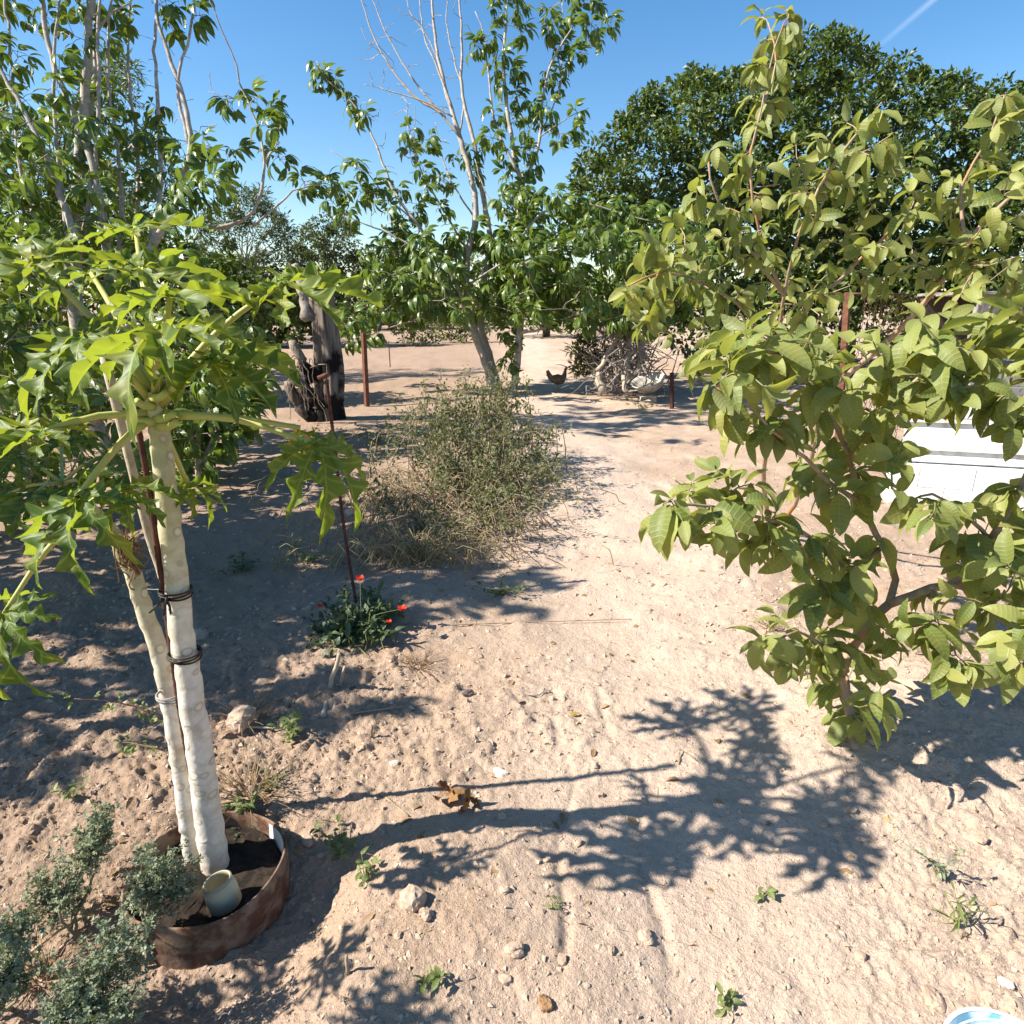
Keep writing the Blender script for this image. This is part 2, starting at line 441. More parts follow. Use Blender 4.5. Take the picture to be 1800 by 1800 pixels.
M['twig'] = bark_mat('dry_twig', (0.36, 0.28, 0.20), (0.20, 0.14, 0.095), 30, 0.85, 0.3)
M['stem_green'] = bark_mat('green_stem', (0.17, 0.19, 0.055), (0.24, 0.22, 0.09), 30, 0.6, 0.2)
M['stem_sage'] = bark_mat('sage_stem', (0.22, 0.20, 0.13), (0.17, 0.15, 0.10), 30, 0.85, 0.3)
M['petiole'] = bark_mat('petiole', (0.42, 0.40, 0.11), (0.33, 0.36, 0.11), 18, 0.45, 0.1, (0.46, 0.36, 0.12))
M['pale_wood'] = bark_mat('pale_wood', (0.50, 0.42, 0.32), (0.32, 0.25, 0.18), 26, 0.85, 0.4)
M['grey_wood'] = bark_mat('grey_wood', (0.34, 0.30, 0.265), (0.16, 0.135, 0.115), 13, 0.9, 0.6)
M['rust'] = plain_mat('rusty_iron', (0.115, 0.050, 0.032), (0.20, 0.085, 0.05), 24, 0.85, 0.4, 0.2)
M['dark_rust'] = plain_mat('dark_rust', (0.055, 0.024, 0.020), (0.12, 0.045, 0.032), 30, 0.8, 0.4, 0.2)
M['clay_rust'] = plain_mat('ring_rust', (0.115, 0.060, 0.038), (0.26, 0.175, 0.120), 17, 0.9, 0.5, 0.15, 0.42, 0.6)
M['black_band'] = plain_mat('black_band', (0.012, 0.011, 0.010), (0.035, 0.030, 0.024), 30, 0.6, 0.2)
M['wire'] = plain_mat('grey_wire', (0.22, 0.20, 0.18), (0.36, 0.33, 0.30), 30, 0.5, 0.1, 0.5)
M['white_paint'] = plain_mat('white_paint', (0.80, 0.79, 0.76), (0.50, 0.46, 0.40), 5.5, 0.75, 0.25, 0.3, 0.52, 0.72)
M['concrete'] = plain_mat('concrete', (0.34, 0.31, 0.29), (0.45, 0.41, 0.38), 12, 0.9, 0.3, 0.2)
M['bowl'] = plain_mat('pale_bowl', (0.50, 0.45, 0.37), (0.36, 0.31, 0.25), 10, 0.5, 0.1)
M['stone'] = plain_mat('stone', (0.36, 0.255, 0.18), (0.46, 0.345, 0.255), 14, 0.9, 0.35, 0.2)
M['stone_white'] = plain_mat('white_stone', (0.52, 0.44, 0.34), (0.60, 0.53, 0.43), 20, 0.85, 0.2, 0.2)
M['stone_dark'] = plain_mat('dark_stone', (0.15, 0.11, 0.10), (0.22, 0.17, 0.15), 20, 0.9, 0.3, 0.2)
M['dung'] = plain_mat('dried_lump', (0.30, 0.18, 0.095), (0.19, 0.105, 0.05), 45, 0.95, 0.8, 0.1)
M['potting'] = plain_mat('shade_darkened_soil', (0.018, 0.014, 0.011), (0.045, 0.032, 0.024), 40, 0.95, 0.6, 0.1)  # dark damp soil, its colour blackened further for the shade of stems and leaves

# papaya stem: cream and smooth low down, green with big leaf scars higher up
def papaya_stem_mat(name, g0, g1):
    m, nt, b, out = new_mat(name)
    s = nd(nt, 'ShaderNodeSeparateXYZ'); lk(nt, attr_n(nt, 'luv').outputs['Vector'], s.inputs[0])
    p = wpos(nt)
    n1 = noise_n(nt, 26, 4, 0.6, p); n2 = noise_n(nt, 7, 3, 0.5, p)
    hz = math_n(nt, 'ADD', s.outputs[2], math_n(nt, 'MULTIPLY', n2, 0.25))
    c = mix_n(nt, ramp_n(nt, n1, 0.35, 0.7), (0.66, 0.62, 0.55), (0.50, 0.44, 0.36))
    gr = mix_n(nt, ramp_n(nt, n1, 0.4, 0.65), (0.46, 0.42, 0.25), (0.35, 0.34, 0.17))
    c = mix_n(nt, ramp_n(nt, hz, g0, g1), c, gr)
    # ring scars
    bw = math_n(nt, 'ADD', math_n(nt, 'MULTIPLY', s.outputs[1], 62.0), math_n(nt, 'MULTIPLY', n2, 22.0))
    bl = math_n(nt, 'POWER', math_n(nt, 'ADD', math_n(nt, 'MULTIPLY', math_n(nt, 'SINE', bw), 0.5), 0.5), 14.0)
    c = mix_n(nt, math_n(nt, 'MULTIPLY', bl, 0.28), c, (0.34, 0.27, 0.19))
    cb = nd(nt, 'ShaderNodeCombineXYZ'); lk(nt, math_n(nt, 'MULTIPLY', s.outputs[0], 3.0), cb.inputs[0]); lk(nt, math_n(nt, 'MULTIPLY', s.outputs[1], 19.0), cb.inputs[1])
    v = nd(nt, 'ShaderNodeTexVoronoi'); v.inputs['Scale'].default_value = 1.0; lk(nt, cb.outputs[0], v.inputs['Vector'])
    sc_ = ramp_n(nt, v.outputs['Distance'], 0.20, 0.27, 1.0, 0.0)
    edge = math_n(nt, 'MULTIPLY', ramp_n(nt, v.outputs['Distance'], 0.19, 0.25, 0, 1), ramp_n(nt, v.outputs['Distance'], 0.26, 0.33, 1, 0))
    c = mix_n(nt, math_n(nt, 'MULTIPLY', edge, 0.55), c, (0.26, 0.20, 0.12))
    sc_ = math_n(nt, 'MULTIPLY', sc_, ramp_n(nt, s.outputs[2], 0.25, 0.7, 0.25, 0.9))
    c = mix_n(nt, math_n(nt, 'MULTIPLY', sc_, 0.55), c, (0.70, 0.64, 0.52))
    dirt = ramp_n(nt, math_n(nt, 'ADD', s.outputs[2], math_n(nt, 'MULTIPLY', n1, 0.16)), 0.10, 0.24, 0.75, 0.0)
    c = mix_n(nt, dirt, c, (0.33, 0.235, 0.16))
    st = ramp_n(nt, noise_n(nt, 11, 5, 0.65, p), 0.53, 0.66, 0, 0.6)
    c = mix_n(nt, st, c, (0.36, 0.27, 0.18))
    lk(nt, c, b.inputs['Base Color']); b.inputs['Roughness'].default_value = 0.7; b.inputs['Specular IOR Level'].default_value = 0.25
    bump_n(nt, math_n(nt, 'ADD', math_n(nt, 'ADD', math_n(nt, 'MULTIPLY', bl, -0.25), math_n(nt, 'MULTIPLY', sc_, 0.6)), math_n(nt, 'MULTIPLY', n1, 1.2)), 0.5, 0.006, b)
    return m
M['papaya_stem'] = papaya_stem_mat('papaya_stem', 0.68, 1.0)

def soil_mat():
    m, nt, b, out = new_mat('dry_soil')
    p = wpos(nt)
    n0 = noise_n(nt, 0.7, 4, 0.6, p, 0.4); n1 = noise_n(nt, 5.0, 5, 0.62, p); n2 = noise_n(nt, 52, 6, 0.72, p); n3 = noise_n(nt, 190, 3, 0.6, p)
    c = mix_n(nt, ramp_n(nt, n0, 0.38, 0.62), (0.480, 0.358, 0.266), (0.415, 0.300, 0.215))
    c = mix_n(nt, ramp_n(nt, n1, 0.40, 0.70, 0, 0.75), c, (0.370, 0.252, 0.165))
    c = mix_n(nt, ramp_n(nt, n1, 0.42, 0.28, 0, 0.6), c, (0.565, 0.435, 0.325))
    c = mix_n(nt, ramp_n(nt, n2, 0.53, 0.70, 0, 0.6), c, (0.290, 0.190, 0.122))
    c = mix_n(nt, ramp_n(nt, n2, 0.46, 0.30, 0, 0.45), c, (0.60, 0.47, 0.355))
    # the trodden path: paler, dusty, with a ragged edge
    sx = nd(nt, 'ShaderNodeSeparateXYZ'); lk(nt, p, sx.inputs[0])
    off = math_n(nt, 'ABSOLUTE', math_n(nt, 'ADD', math_n(nt, 'SUBTRACT', sx.outputs[0], 0.75), math_n(nt, 'MULTIPLY', math_n(nt, 'SUBTRACT', n0, 0.5), 2.4)))
    c = mix_n(nt, ramp_n(nt, off, 0.25, 0.95, 0.55, 0.0), c, (0.575, 0.452, 0.358))
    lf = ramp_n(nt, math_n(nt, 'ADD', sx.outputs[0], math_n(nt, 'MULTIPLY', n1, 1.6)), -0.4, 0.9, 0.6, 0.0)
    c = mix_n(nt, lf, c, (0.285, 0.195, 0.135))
    v = nd(nt, 'ShaderNodeTexVoronoi'); v.inputs['Scale'].default_value = 75.0; lk(nt, p, v.inputs['Vector'])
    gr = math_n(nt, 'MULTIPLY', ramp_n(nt, v.outputs['Distance'], 0.16, 0.24, 1, 0), ramp_n(nt, n2, 0.50, 0.56, 0, 1))
    c = mix_n(nt, math_n(nt, 'MULTIPLY', gr, 0.6), c, mix_n(nt, 0.5, v.outputs['Color'], (0.52, 0.40, 0.30), 'MIX'))
    c = mix_n(nt, math_n(nt, 'MULTIPLY', gr, 0.35), c, (0.52, 0.41, 0.31))
    lk(nt, c, b.inputs['Base Color']); b.inputs['Roughness'].default_value = 0.95; b.inputs['Specular IOR Level'].default_value = 0.08
    h = math_n(nt, 'ADD', math_n(nt, 'MULTIPLY', n2, 1.0), math_n(nt, 'MULTIPLY', n3, 0.35))
    h = math_n(nt, 'ADD', h, math_n(nt, 'MULTIPLY', gr, 0.35))
    bump_n(nt, h, 0.9, 0.014, b)
    return m
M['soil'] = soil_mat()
M['pebble'] = bark_mat('pebble', (0.50, 0.39, 0.295), (0.33, 0.235, 0.165), 30, 0.95, 0.3)

# ------------------------------------------------------------------ ground sheet
def make_ground():
    py = np.arange(1910, 544, -2.1)
    yd = (py - 900) / F
    ys = 1.6 * (CP - yd * SP) / (SP + yd * CP)
    ys = np.concatenate([np.linspace(-6, ys[0] - 0.05, 26), ys, np.geomspace(ys[-1] * 1.04, 900, 40)])
    us = np.concatenate([-np.geomspace(3.0, 0.98, 16), np.linspace(-0.95, 0.95, 640), np.geomspace(0.98, 3.0, 16)])
    Y, U = np.meshgrid(ys, us, indexing='ij')
    X = U * (np.maximum(Y, 0.3) + 0.5) * np.where(Y < 0.3, 1 + (0.3 - Y) * 0.4, 1)
    Z = HD(X, Y)
    Z = np.where(Y > 60, Z * np.clip((140 - Y) / 80, 0, 1), Z)
    n, k = X.shape
    i = np.arange(n - 1)[:, None] * k; j = np.arange(k - 1)[None, :]
    q = np.stack([i + j, i + j + 1, i + k + j + 1, i + k + j], -1).reshape(-1, 4)
    g = Geo(); g.add(np.stack([X, Y, Z], -1).reshape(-1, 3), q)
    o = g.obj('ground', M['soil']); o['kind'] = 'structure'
    return o
make_ground()

# stones: a lumpy low-poly ball
def ico(sub=1):
    p = (1 + 5 ** .5) / 2
    V = [(-1, p, 0), (1, p, 0), (-1, -p, 0), (1, -p, 0), (0, -1, p), (0, 1, p), (0, -1, -p), (0, 1, -p), (p, 0, -1), (p, 0, 1), (-p, 0, -1), (-p, 0, 1)]
    T = [(0, 11, 5), (0, 5, 1), (0, 1, 7), (0, 7, 10), (0, 10, 11), (1, 5, 9), (5, 11, 4), (11, 10, 2), (10, 7, 6), (7, 1, 8), (3, 9, 4), (3, 4, 2), (3, 2, 6), (3, 6, 8), (3, 8, 9), (4, 9, 5), (2, 4, 11), (6, 2, 10), (8, 6, 7), (9, 8, 1)]
    V = [np.array(v, float) / np.linalg.norm(v) for v in V]
    for _ in range(sub):
        N, cache = [], {}
        def mid(a, b):
            k = (min(a, b), max(a, b))
            if k not in cache:
                m_ = V[a] + V[b]; V.append(m_ / np.linalg.norm(m_)); cache[k] = len(V) - 1
            return cache[k]
        for a, b, c in T:
            x, y, z = mid(a, b), mid(b, c), mid(c, a)
            N += [(a, x, z), (b, y, x), (c, z, y), (x, y, z)]
        T = N
    return np.array(V), np.array(T)
ICO0 = ico(0); ICO1 = ico(1); ICO2 = ico(2)
def lump(rg, base, amp=0.25):
    V, T = base
    k = rg.normal(size=(5, 3)); w = rg.random(5)
    d = 1 + amp * sum(wi * np.sin(V @ (ki * 1.7) + wi * 9) for ki, wi in zip(k, w)) / 1.6
    d = d + rg.normal(0, amp * 0.18, len(V))
    return V * d[:, None], T
def pebbles():
    rg = np.random.default_rng(5); g = Geo()
    N = 48000
    y = 0.9 * np.exp(rg.random(N) ** 1.25 * math.log(11 / 0.9))
    x = (rg.random(N) * 2 - 1) * 0.85 * (y + 0.5)
    s = 0.0030 * np.exp(rg.exponential(0.55, N)); s = np.minimum(s, 0.014) * np.clip(y / 2.0, 0.8, 1.5)
    keep = rg.random(N) < np.clip(rough(x, y) / 1.5 + 0.15, 0, 1)
    x, y, s = x[keep], y[keep], s[keep]
    z = HD(x, y)
    OCT = (np.array([(1, 0, 0), (-1, 0, 0), (0, 1, 0), (0, -1, 0), (0, 0, 1), (0, 0, -1.0)]), np.array([(0, 2, 4), (2, 1, 4), (1, 3, 4), (3, 0, 4), (2, 0, 5), (1, 2, 5), (3, 1, 5), (0, 3, 5)]))
    temps = [(OCT[0] * rg.uniform(0.55, 1.25, (6, 1)) + rg.normal(0, 0.22, (6, 3)), OCT[1]) for _ in range(14)]
    tid = rg.integers(0, 14, len(x))
    for k, (V, T) in enumerate(temps):
        m = tid == k; n = m.sum()
        a = rg.random(n) * 6.28; c_, s_ = np.cos(a), np.sin(a)
        sq = 0.35 + 0.4 * rg.random(n)
        X = V[None, :, 0] * c_[:, None] - V[None, :, 1] * s_[:, None] * 0.65
        Y = V[None, :, 0] * s_[:, None] + V[None, :, 1] * c_[:, None] * 0.65
        Z = V[None, :, 2] * sq[:, None]
        A = np.stack([X, Y, Z], -1) * s[m][:, None, None]
        A += np.stack([x[m], y[m], z[m] + s[m] * 0.05], -1)[:, None, :]
        off = np.arange(n)[:, None, None] * len(V)
        g.add(A.reshape(-1, 3), None, (T[None] + off).reshape(-1, 3), None, np.repeat(rg.random(n) ** 2, len(V)))
    o = g.obj('gravel', M['pebble'], smooth=False); o['kind'] = 'stuff'
    o['label'] = 'loose crumbs of soil and small gravel scattered over the bare ground'; o['category'] = 'gravel'
pebbles()

# ------------------------------------------------------------------ leaves
def leaf_tpl(nl=8, nw=4, w=0.45, fold=0.25, droop=0.3, side=0.0, shape=(0.8, 0.8), wave=0.0, pet=0.06, twist=0.0, tipdroop=0.0):
    """unit leaf along +Y, normal +Z"""
    v = np.linspace(0, 1, nl + 1); u = np.linspace(-1, 1, nw + 1)
    prof = np.sin(math.pi * np.clip(v, 0, 1) ** shape[0]) ** shape[1] * w * 0.5
    prof = np.maximum(prof, 0.004)
    Vv, Uu = np.meshgrid(v, u, indexing='ij')
    wd = prof[:, None] * Uu
    x = wd + side * Vv ** 2
    z = fold * np.abs(wd) - droop * Vv ** 2 - tipdroop * Vv ** 4 + wave * np.sin(Vv * 17 + np.sign(Uu) * 1.1) * np.abs(Uu) ** 2 + twist * wd * Vv
    y = Vv * (1 - 0.35 * droop * Vv) + pet
    V = np.stack([x, y, z], -1).reshape(-1, 3)
    k = nw + 1
    i = np.arange(nl)[:, None] * k; j = np.arange(nw)[None, :]
    q = np.stack([i + j, i + j + 1, i + k + j + 1, i + k + j], -1).reshape(-1, 4)
    uv = np.stack([Uu, Vv, np.zeros_like(Uu)], -1).reshape(-1, 3)
    V = np.concatenate([V, [[-0.008, 0, 0], [0.008, 0, 0]]]); uv = np.concatenate([uv, [[0, 0, 0], [0, 0, 0]]])
    b = (nl + 1) * k
    q = np.concatenate([q, [[b, b + 1, nw // 2 + 1, nw // 2 - 1]]]) if nw >= 2 else q
    return V, q, uv
def merge_tpl(parts):
    V, q, uv, n = [], [], [], 0
    for (a, b, c) in parts:
        V.append(a); q.append(b + n); uv.append(c); n += len(a)
    return np.concatenate(V), np.concatenate(q), np.concatenate(uv)
def palmate_tpl(rg, k=5, plen=0.34, llen=0.66, w=0.34, droop=0.55, nl=4):
    parts = []
    g = Geo(); pp = np.array([[0, 0, 0], [0, plen * 0.5, 0.03], [0, plen, 0.0]]); tube(g, pp, 0.012, 0.009, 3, False)
    V = np.concatenate(g.V); parts.append((V, np.concatenate(g.Q), np.zeros((len(V), 3))))
    angs = np.linspace(-1.45, 1.45, k) + rg.normal(0, 0.1, k)
    for a in angs:
        L = llen * (1 - 0.28 * abs(a) / 1.5) * rg.uniform(0.88, 1.1)
        V, q, uv = leaf_tpl(nl, 2, w * rg.uniform(0.9, 1.1), rg.uniform(0.1, 0.4), droop * rg.uniform(0.6, 1.35), rg.normal(0, 0.05), (1.15, 0.8), 0, 0.05, tipdroop=0.1)
        V = V * L
        V = V @ rotx(rg.normal(-0.35, 0.25)).T
        V = V @ rotz(-a).T + pp[-1]
        parts.append((V, q, uv))
    return merge_tpl(parts)
def bake(geo, tpls, pos, Mx, scale, tid, tint):
    for k, (V, q, uv) in enumerate(tpls):
        m = np.where(tid == k)[0]
        if not len(m): continue
        A = np.einsum('nij,vj->nvi', Mx[m], V) * scale[m][:, None, None] + pos[m][:, None, :]
        off = np.arange(len(m))[:, None, None] * len(V)
        geo.add(A.reshape(-1, 3), (q[None] + off).reshape(-1, 4), None, np.tile(uv, (len(m), 1)), np.repeat(tint[m], len(V)))
def leaves(parent, tpls, pos, dirs, nors, scale, mat, maxn=300, name='leaf', rest='foliage', rg=rng, margin=40):
    """the largest in view become leaf objects that share mesh data, the others one joined part"""
    pos = np.asarray(pos, float); n = len(pos)
    Mx = frames(np.asarray(dirs, float), np.asarray(nors, float)); scale = np.asarray(scale, float)
    tid = rg.integers(0, len(tpls), n)
    px, py, t = proj(pos)
    inside = (px > -margin) & (px < 1800 + margin) & (py > -margin) & (py < 1800 + margin) & (t > 0.2)
    big = np.where(inside, scale / np.maximum(t, 0.2), -1)
    order = np.argsort(-big)
    sel = order[:maxn]; sel = sel[big[sel] > 0]
    others = np.setdiff1d(np.arange(n), sel)
    o0 = np.array(parent.location)
    mes = []
    for k, (V, q, uv) in enumerate(tpls):
        mes.append(Geo().add(V, q, None, uv, 0.0).mesh(name, mat))
    for i in sel:
        o = bpy.data.objects.new(name, mes[tid[i]]); col.objects.link(o)
        o.parent = parent
        m4 = Matrix.Identity(4)
        for a in range(3):
            for b_ in range(3): m4[a][b_] = Mx[i][a, b_] * scale[i]
            m4[a][3] = pos[i][a] - o0[a]
        o.matrix_basis = m4
    if len(others):
        g = Geo(); bake(g, tpls, pos[others], Mx[others], scale[others], tid[others], rg.random(len(others)))
        o = g.obj(rest, mat, parent); o['kind'] = 'stuff'

# ------------------------------------------------------------------ branching
def in_poly(poly, x, y):
    r = np.zeros(np.shape(x), bool); n = len(poly)
    for i in range(n):
        (x1, y1), (x2, y2) = poly[i], poly[(i + 1) % n]
        c = ((y1 > y) != (y2 > y)) & (x < (x2 - x1) * (y - y1) / (y2 - y1 + 1e-9) + x1)
        r ^= c
    return r
def darts(poly, d, rg, tries=14):
    p = np.array(poly, float); lo, hi = p.min(0), p.max(0)
    N = int((hi[0] - lo[0]) * (hi[1] - lo[1]) / d ** 2 * tries) + 10
    c = lo + rg.random((N, 2)) * (hi - lo); c = c[in_poly(poly, c[:, 0], c[:, 1])]
    out = np.zeros((0, 2))
    for q in c:
        if not len(out) or ((out - q) ** 2).sum(1).min() > d * d: out = np.vstack([out, q])
    return out
def pl(pts):
    """polyline given as (px, py, depth)"""
    return np.array([P(*p) for p in pts])
class Tree:
    def __init__(s, name, base, label, cat='tree', group=None, seed=1):
        s.root = thing(name, base, label, cat, group); s.rg = np.random.default_rng(seed)
        s.N = []; s.Dn = []; s.tw = Geo(); s.tips = []; s.base = np.array(base)
    def limb(s, pts, r0, r1, mat, name='branch', ns=8, step=0.12, jit=0.006, use=0.0, wob=0.08):
        L = smooth_line(pts, step, jit, s.rg)
        g = Geo(); tube(g, L, r0, r1, ns, True, 0.0, wob, int(s.rg.integers(1e6)))
        o = g.obj(name, mat, s.root)
        k = int(len(L) * use)
        s.N.append(L[k:]); s.Dn.append(nrm(np.gradient(L, axis=0))[k:])
        return L
    def grow(s, tips, r0=0.008, r1=0.003, upw=0.7, ctrl=0.35, ns=4, jit=0.02, far=1e9, tint=0.0):
        N = np.concatenate(s.N); Dn = np.concatenate(s.Dn)
        tips = np.asarray(tips, float)
        d0 = np.array([np.linalg.norm(N - q, axis=1).min() for q in tips])
        res = []
        for i in np.argsort(d0):
            q = tips[i]
            d = np.linalg.norm(N - q, axis=1)
            cost = d + upw * np.maximum(0, N[:, 2] - q[2] + 0.15 * d)
            k = int(np.argmin(cost)); b = N[k]; L = d[k]
            if L > far: continue
            c = b + Dn[k] * L * ctrl + UP * L * 0.08
            u = np.linspace(0, 1, max(5, int(L / 0.16)))[:, None]
            B = (1 - u) ** 2 * b + 2 * u * (1 - u) * c + u * u * q
            j = s.rg.normal(0, jit * min(L, 1.0), B.shape); j[0] = 0; B = B + j
            tube(s.tw, B, min(r0, r1 + 0.006 * L) if r0 > r1 else r0, r1, ns, False, tint)
            N = np.concatenate([N, B[1:-1]]); Dn = np.concatenate([Dn, nrm(np.gradient(B, axis=0))[1:-1]])
            res.append(B)
        s.tips += res
        return res
    def finish_twigs(s, mat, name='twigs'):
        if s.tw.n:
            o = s.tw.obj(name, mat, s.root); o['kind'] = 'stuff'
def tip_points(tree, polys, d, jit_t, rg, near=None):
    """places for twig ends: spread over the crown, at the depth of the nearest limb"""
    N = np.concatenate(tree.N); lx, ly, lt = proj(N); out = []
    for poly in polys:
        for (x, y) in darts(poly, d, rg):
            k = np.argmin((lx - x) ** 2 + (ly - y) ** 2)
            t = lt[k] * (1 + rg.normal(0, jit_t)) if near is None else near + rg.normal(0, jit_t)
            out.append(P(x, y, t))
    return np.array(out)
def pair_leaves(twigs, rg, n_pair=3, frac=0.65, size=(0.11, 0.17), down=0.45, outw=0.85, along=0.5, end=1):
    pos, dr, nr, scl = [], [], [], []
    for B in twigs:
        n = len(B); T = nrm(B[-1] - B[max(0, n - 3)])
        a0 = rg.random() * 6.28
        for k in range(n_pair):
            u = 1 - frac * (k + 0.1) / n_pair
            i = u * (n - 1); p = B[int(i)] + (B[min(int(i) + 1, n - 1)] - B[int(i)]) * (i - int(i))
            side = nrm(np.cross(T, UP) if abs(T[2]) < 0.95 else np.array([1.0, 0, 0])); o2 = np.cross(side, T)
            a = a0 + k * 1.57 + rg.normal(0, 0.3)
            for sgn in (1, -1):
                s_ = sgn * (math.cos(a) * side + math.sin(a) * o2 * 0.8)
                d = nrm(T * along + s_ * outw - UP * down * rg.uniform(0.5, 1.3) + rg.normal(0, 0.18, 3))
                pos.append(p); dr.append(d); nr.append(nrm(UP * 0.6 + SUN_TO * 0.35 + T * 0.3 + rg.normal(0, 0.5, 3))); scl.append(rg.uniform(*size) * (1 - 0.22 * (k == 0)))
        for _ in range(end):
            pos.append(B[-1]); dr.append(nrm(T + rg.normal(0, 0.3, 3))); nr.append(nrm(UP + rg.normal(0, 0.5, 3))); scl.append(rg.uniform(*size) * 0.6)
    return pos, dr, nr, scl
def whorl_leaves(twigs, rg, k=(4, 6), size=(0.24, 0.36), lift=0.25, back=0.18):
    pos, dr, nr, scl = [], [], [], []
    for B in twigs:
        n = len(B); T = nrm(B[-1] - B[max(0, n - 3)])
        side = nrm(np.cross(T, np.array([0.3, 0.2, 1.0]))); o2 = np.cross(side, T)
        kk = rg.integers(k[0], k[1] + 1); a0 = rg.random() * 6.28
        for j in range(kk):
            a = a0 + j * 2.4
            p = B[-1] - T * back * rg.random()
            d = nrm(T * rg.uniform(0.0, 0.7) + math.cos(a) * side + math.sin(a) * o2 + UP * lift * rg.normal(0.4, 0.8))
            pos.append(p); dr.append(d); nr.append(nrm(UP * 0.8 + 0.4 * SUN_TO + 0.3 * d + rg.normal(0, 0.25, 3))); scl.append(rg.uniform(*size))
    return pos, dr, nr, scl

# ================================================================== far trees and bushes
def clump_tree(name, label, cat, base_px, polys, t0, bulge, leafpx, n_leaf, mat, seed, trunk=True, group=None, dens=26, bark='bark_dark', trunk_r=0.12, aspect=0.55, back=True, upn=0.6):
    """crown: many leafy clumps spread through a rounded volume whose outline is the given one; t0 depth, bulge half-thickness"""
    rg = np.random.default_rng(seed)
    b = G(*base_px) if len(base_px) == 2 else P(*base_px)
    root = thing(name, b, label, cat, group)
    cl, cr, cw = [], [], []
    for poly in polys:
        pa = np.array(poly, float); cx, cy = pa.mean(0)
        pts = darts(poly, dens, rg)
        ext = np.array([((pa - q) ** 2).sum(1).min() ** 0.5 for q in pts]); ext = np.clip(ext / max(ext.max(), 1), 0, 1)
        for (x, y), e in zip(pts, ext):
            th = bulge * math.sqrt(e + 0.05)
            cl.append(P(x, y, t0 - th * rg.uniform(0.35, 1.0))); cr.append(dens * 0.75 * t0 / F)
            if back and rg.random() < 0.55: cl.append(P(x, y, t0 + th * rg.uniform(0.0, 0.9))); cr.append(dens * 0.75 * t0 / F)
    cl, cr = np.array(cl), np.array(cr)
    n = max(4, n_leaf // len(cl)); N = n * len(cl)
    ci = np.repeat(np.arange(len(cl)), n)
    v = nrm(rg.normal(size=(N, 3))); v[:, 2] *= 0.8
    rr = rg.random(N) ** 0.45
    pos = cl[ci] + v * (cr[ci] * rr * rg.uniform(0.55, 1.5, len(cl))[ci])[:, None]
    d = nrm(v + rg.normal(0, 0.6, (N, 3))); nr = nrm(v * 0.6 + UP * upn + rg.normal(0, 0.5, (N, 3)))
    sz = leafpx * t0 / F * rg.uniform(0.65, 1.35, N)
    tpl = [leaf_tpl(2, 2, aspect, 0.35, 0.25, 0, (0.95, 0.7), 0, 0.0), leaf_tpl(2, 2, aspect * 0.8, 0.5, 0.1, 0.1, (1.1, 0.7), 0, 0.0)]
    g = Geo(); bake(g, tpl, pos, frames(d, nr), sz, rg.integers(0, 2, N), np.clip(rg.normal(0.45, 0.2, len(cl))[ci] + rg.normal(0, 0.15, N), 0, 0.99))
    o = g.obj('crown', mat, root); o['kind'] = 'stuff'
    if trunk:
        cc = cl.mean(0); g2 = Geo()
        L = smooth_line([b, b + (cc - b) * 0.35 + rg.normal(0, 0.05, 3), cc], 0.4, 0.02, rg); tube(g2, L, trunk_r, trunk_r * 0.4, 7, True, 0, 0.1)
        g2.obj('trunk', M[bark], root)
        g3 = Geo()
        for i in rg.choice(len(cl), min(40, len(cl)), replace=False):
            s0 = L[int(len(L) * rg.uniform(0.3, 0.95))]
            e = cl[i]; m_ = (s0 + e) / 2 + UP * np.linalg.norm(e - s0) * 0.1
            tube(g3, smooth_line([s0, m_, e], 0.5, 0.02, rg), trunk_r * 0.32, 0.012, 5, False)
        o = g3.obj('boughs', M[bark], root); o['kind'] = 'stuff'
    return root

# the big dark round tree behind the guava
clump_tree('broadleaf_tree', 'large dense dark-green round tree behind the young guava', 'tree', (1480, 640),
           [[(1000, 330), (1010, 290), (1060, 250), (1110, 180), (1190, 150), (1230, 120), (1310, 130), (1370, 90), (1430, 60), (1500, 70), (1540, 105), (1600, 110), (1650, 130), (1720, 150), (1790, 150), (1900, 170), (2000, 260), (2000, 470), (1880, 540), (1500, 545), (1300, 540), (1180, 560), (1060, 420), (1010, 380)]],
           15.5, 2.6, 11.5, 62000, M['dark'], 3, dens=26, trunk_r=0.28)
clump_tree('undergrowth_bush', 'shaded dark bush under the big round tree', 'bush', (1380, 660),
           [[(1170, 470), (1500, 470), (1900, 500), (1900, 600), (1500, 640), (1330, 655), (1200, 640), (1150, 560)]], 13.6, 0.7, 14, 7000, M['dark'], 4, False, dens=30)
# dark feathery tree at the upper left, behind the pale-barked one
clump_tree('evergreen_tree', 'dark evergreen tree rising behind the pale-barked tree', 'tree', (90, 640),
           [[(-120, 240), (-40, 200), (10, 190), (60, 260), (130, 170), (190, 95), (235, 110), (235, 190), (275, 250), (300, 330), (280, 420), (200, 470), (60, 480), (-120, 470)]], 13.0, 1.5, 15, 12000, M['dark'], 5, dens=30, aspect=0.22, trunk_r=0.2)
clump_tree('hedge_bush', 'shaded dark green shrub below the evergreen at left', 'bush', (60, 690),
           [[(-150, 420), (100, 400), (300, 420), (440, 470), (480, 540), (460, 620), (380, 680), (300, 690), (100, 740), (-150, 760)]], 10.5, 0.9, 15, 16000, M['dark'], 6, False, dens=32)
clump_tree('grey_green_tree', 'feathery grey-green tree with pale twigs on the left skyline', 'tree', (430, 585),
           [[(330, 420), (370, 355), (430, 335), (470, 350), (505, 400), (530, 460), (540, 540), (400, 560), (320, 500)]], 24, 1.6, 9, 13000, M['far'], 7, dens=22, aspect=0.25, bark='bark_white', trunk_r=0.12)
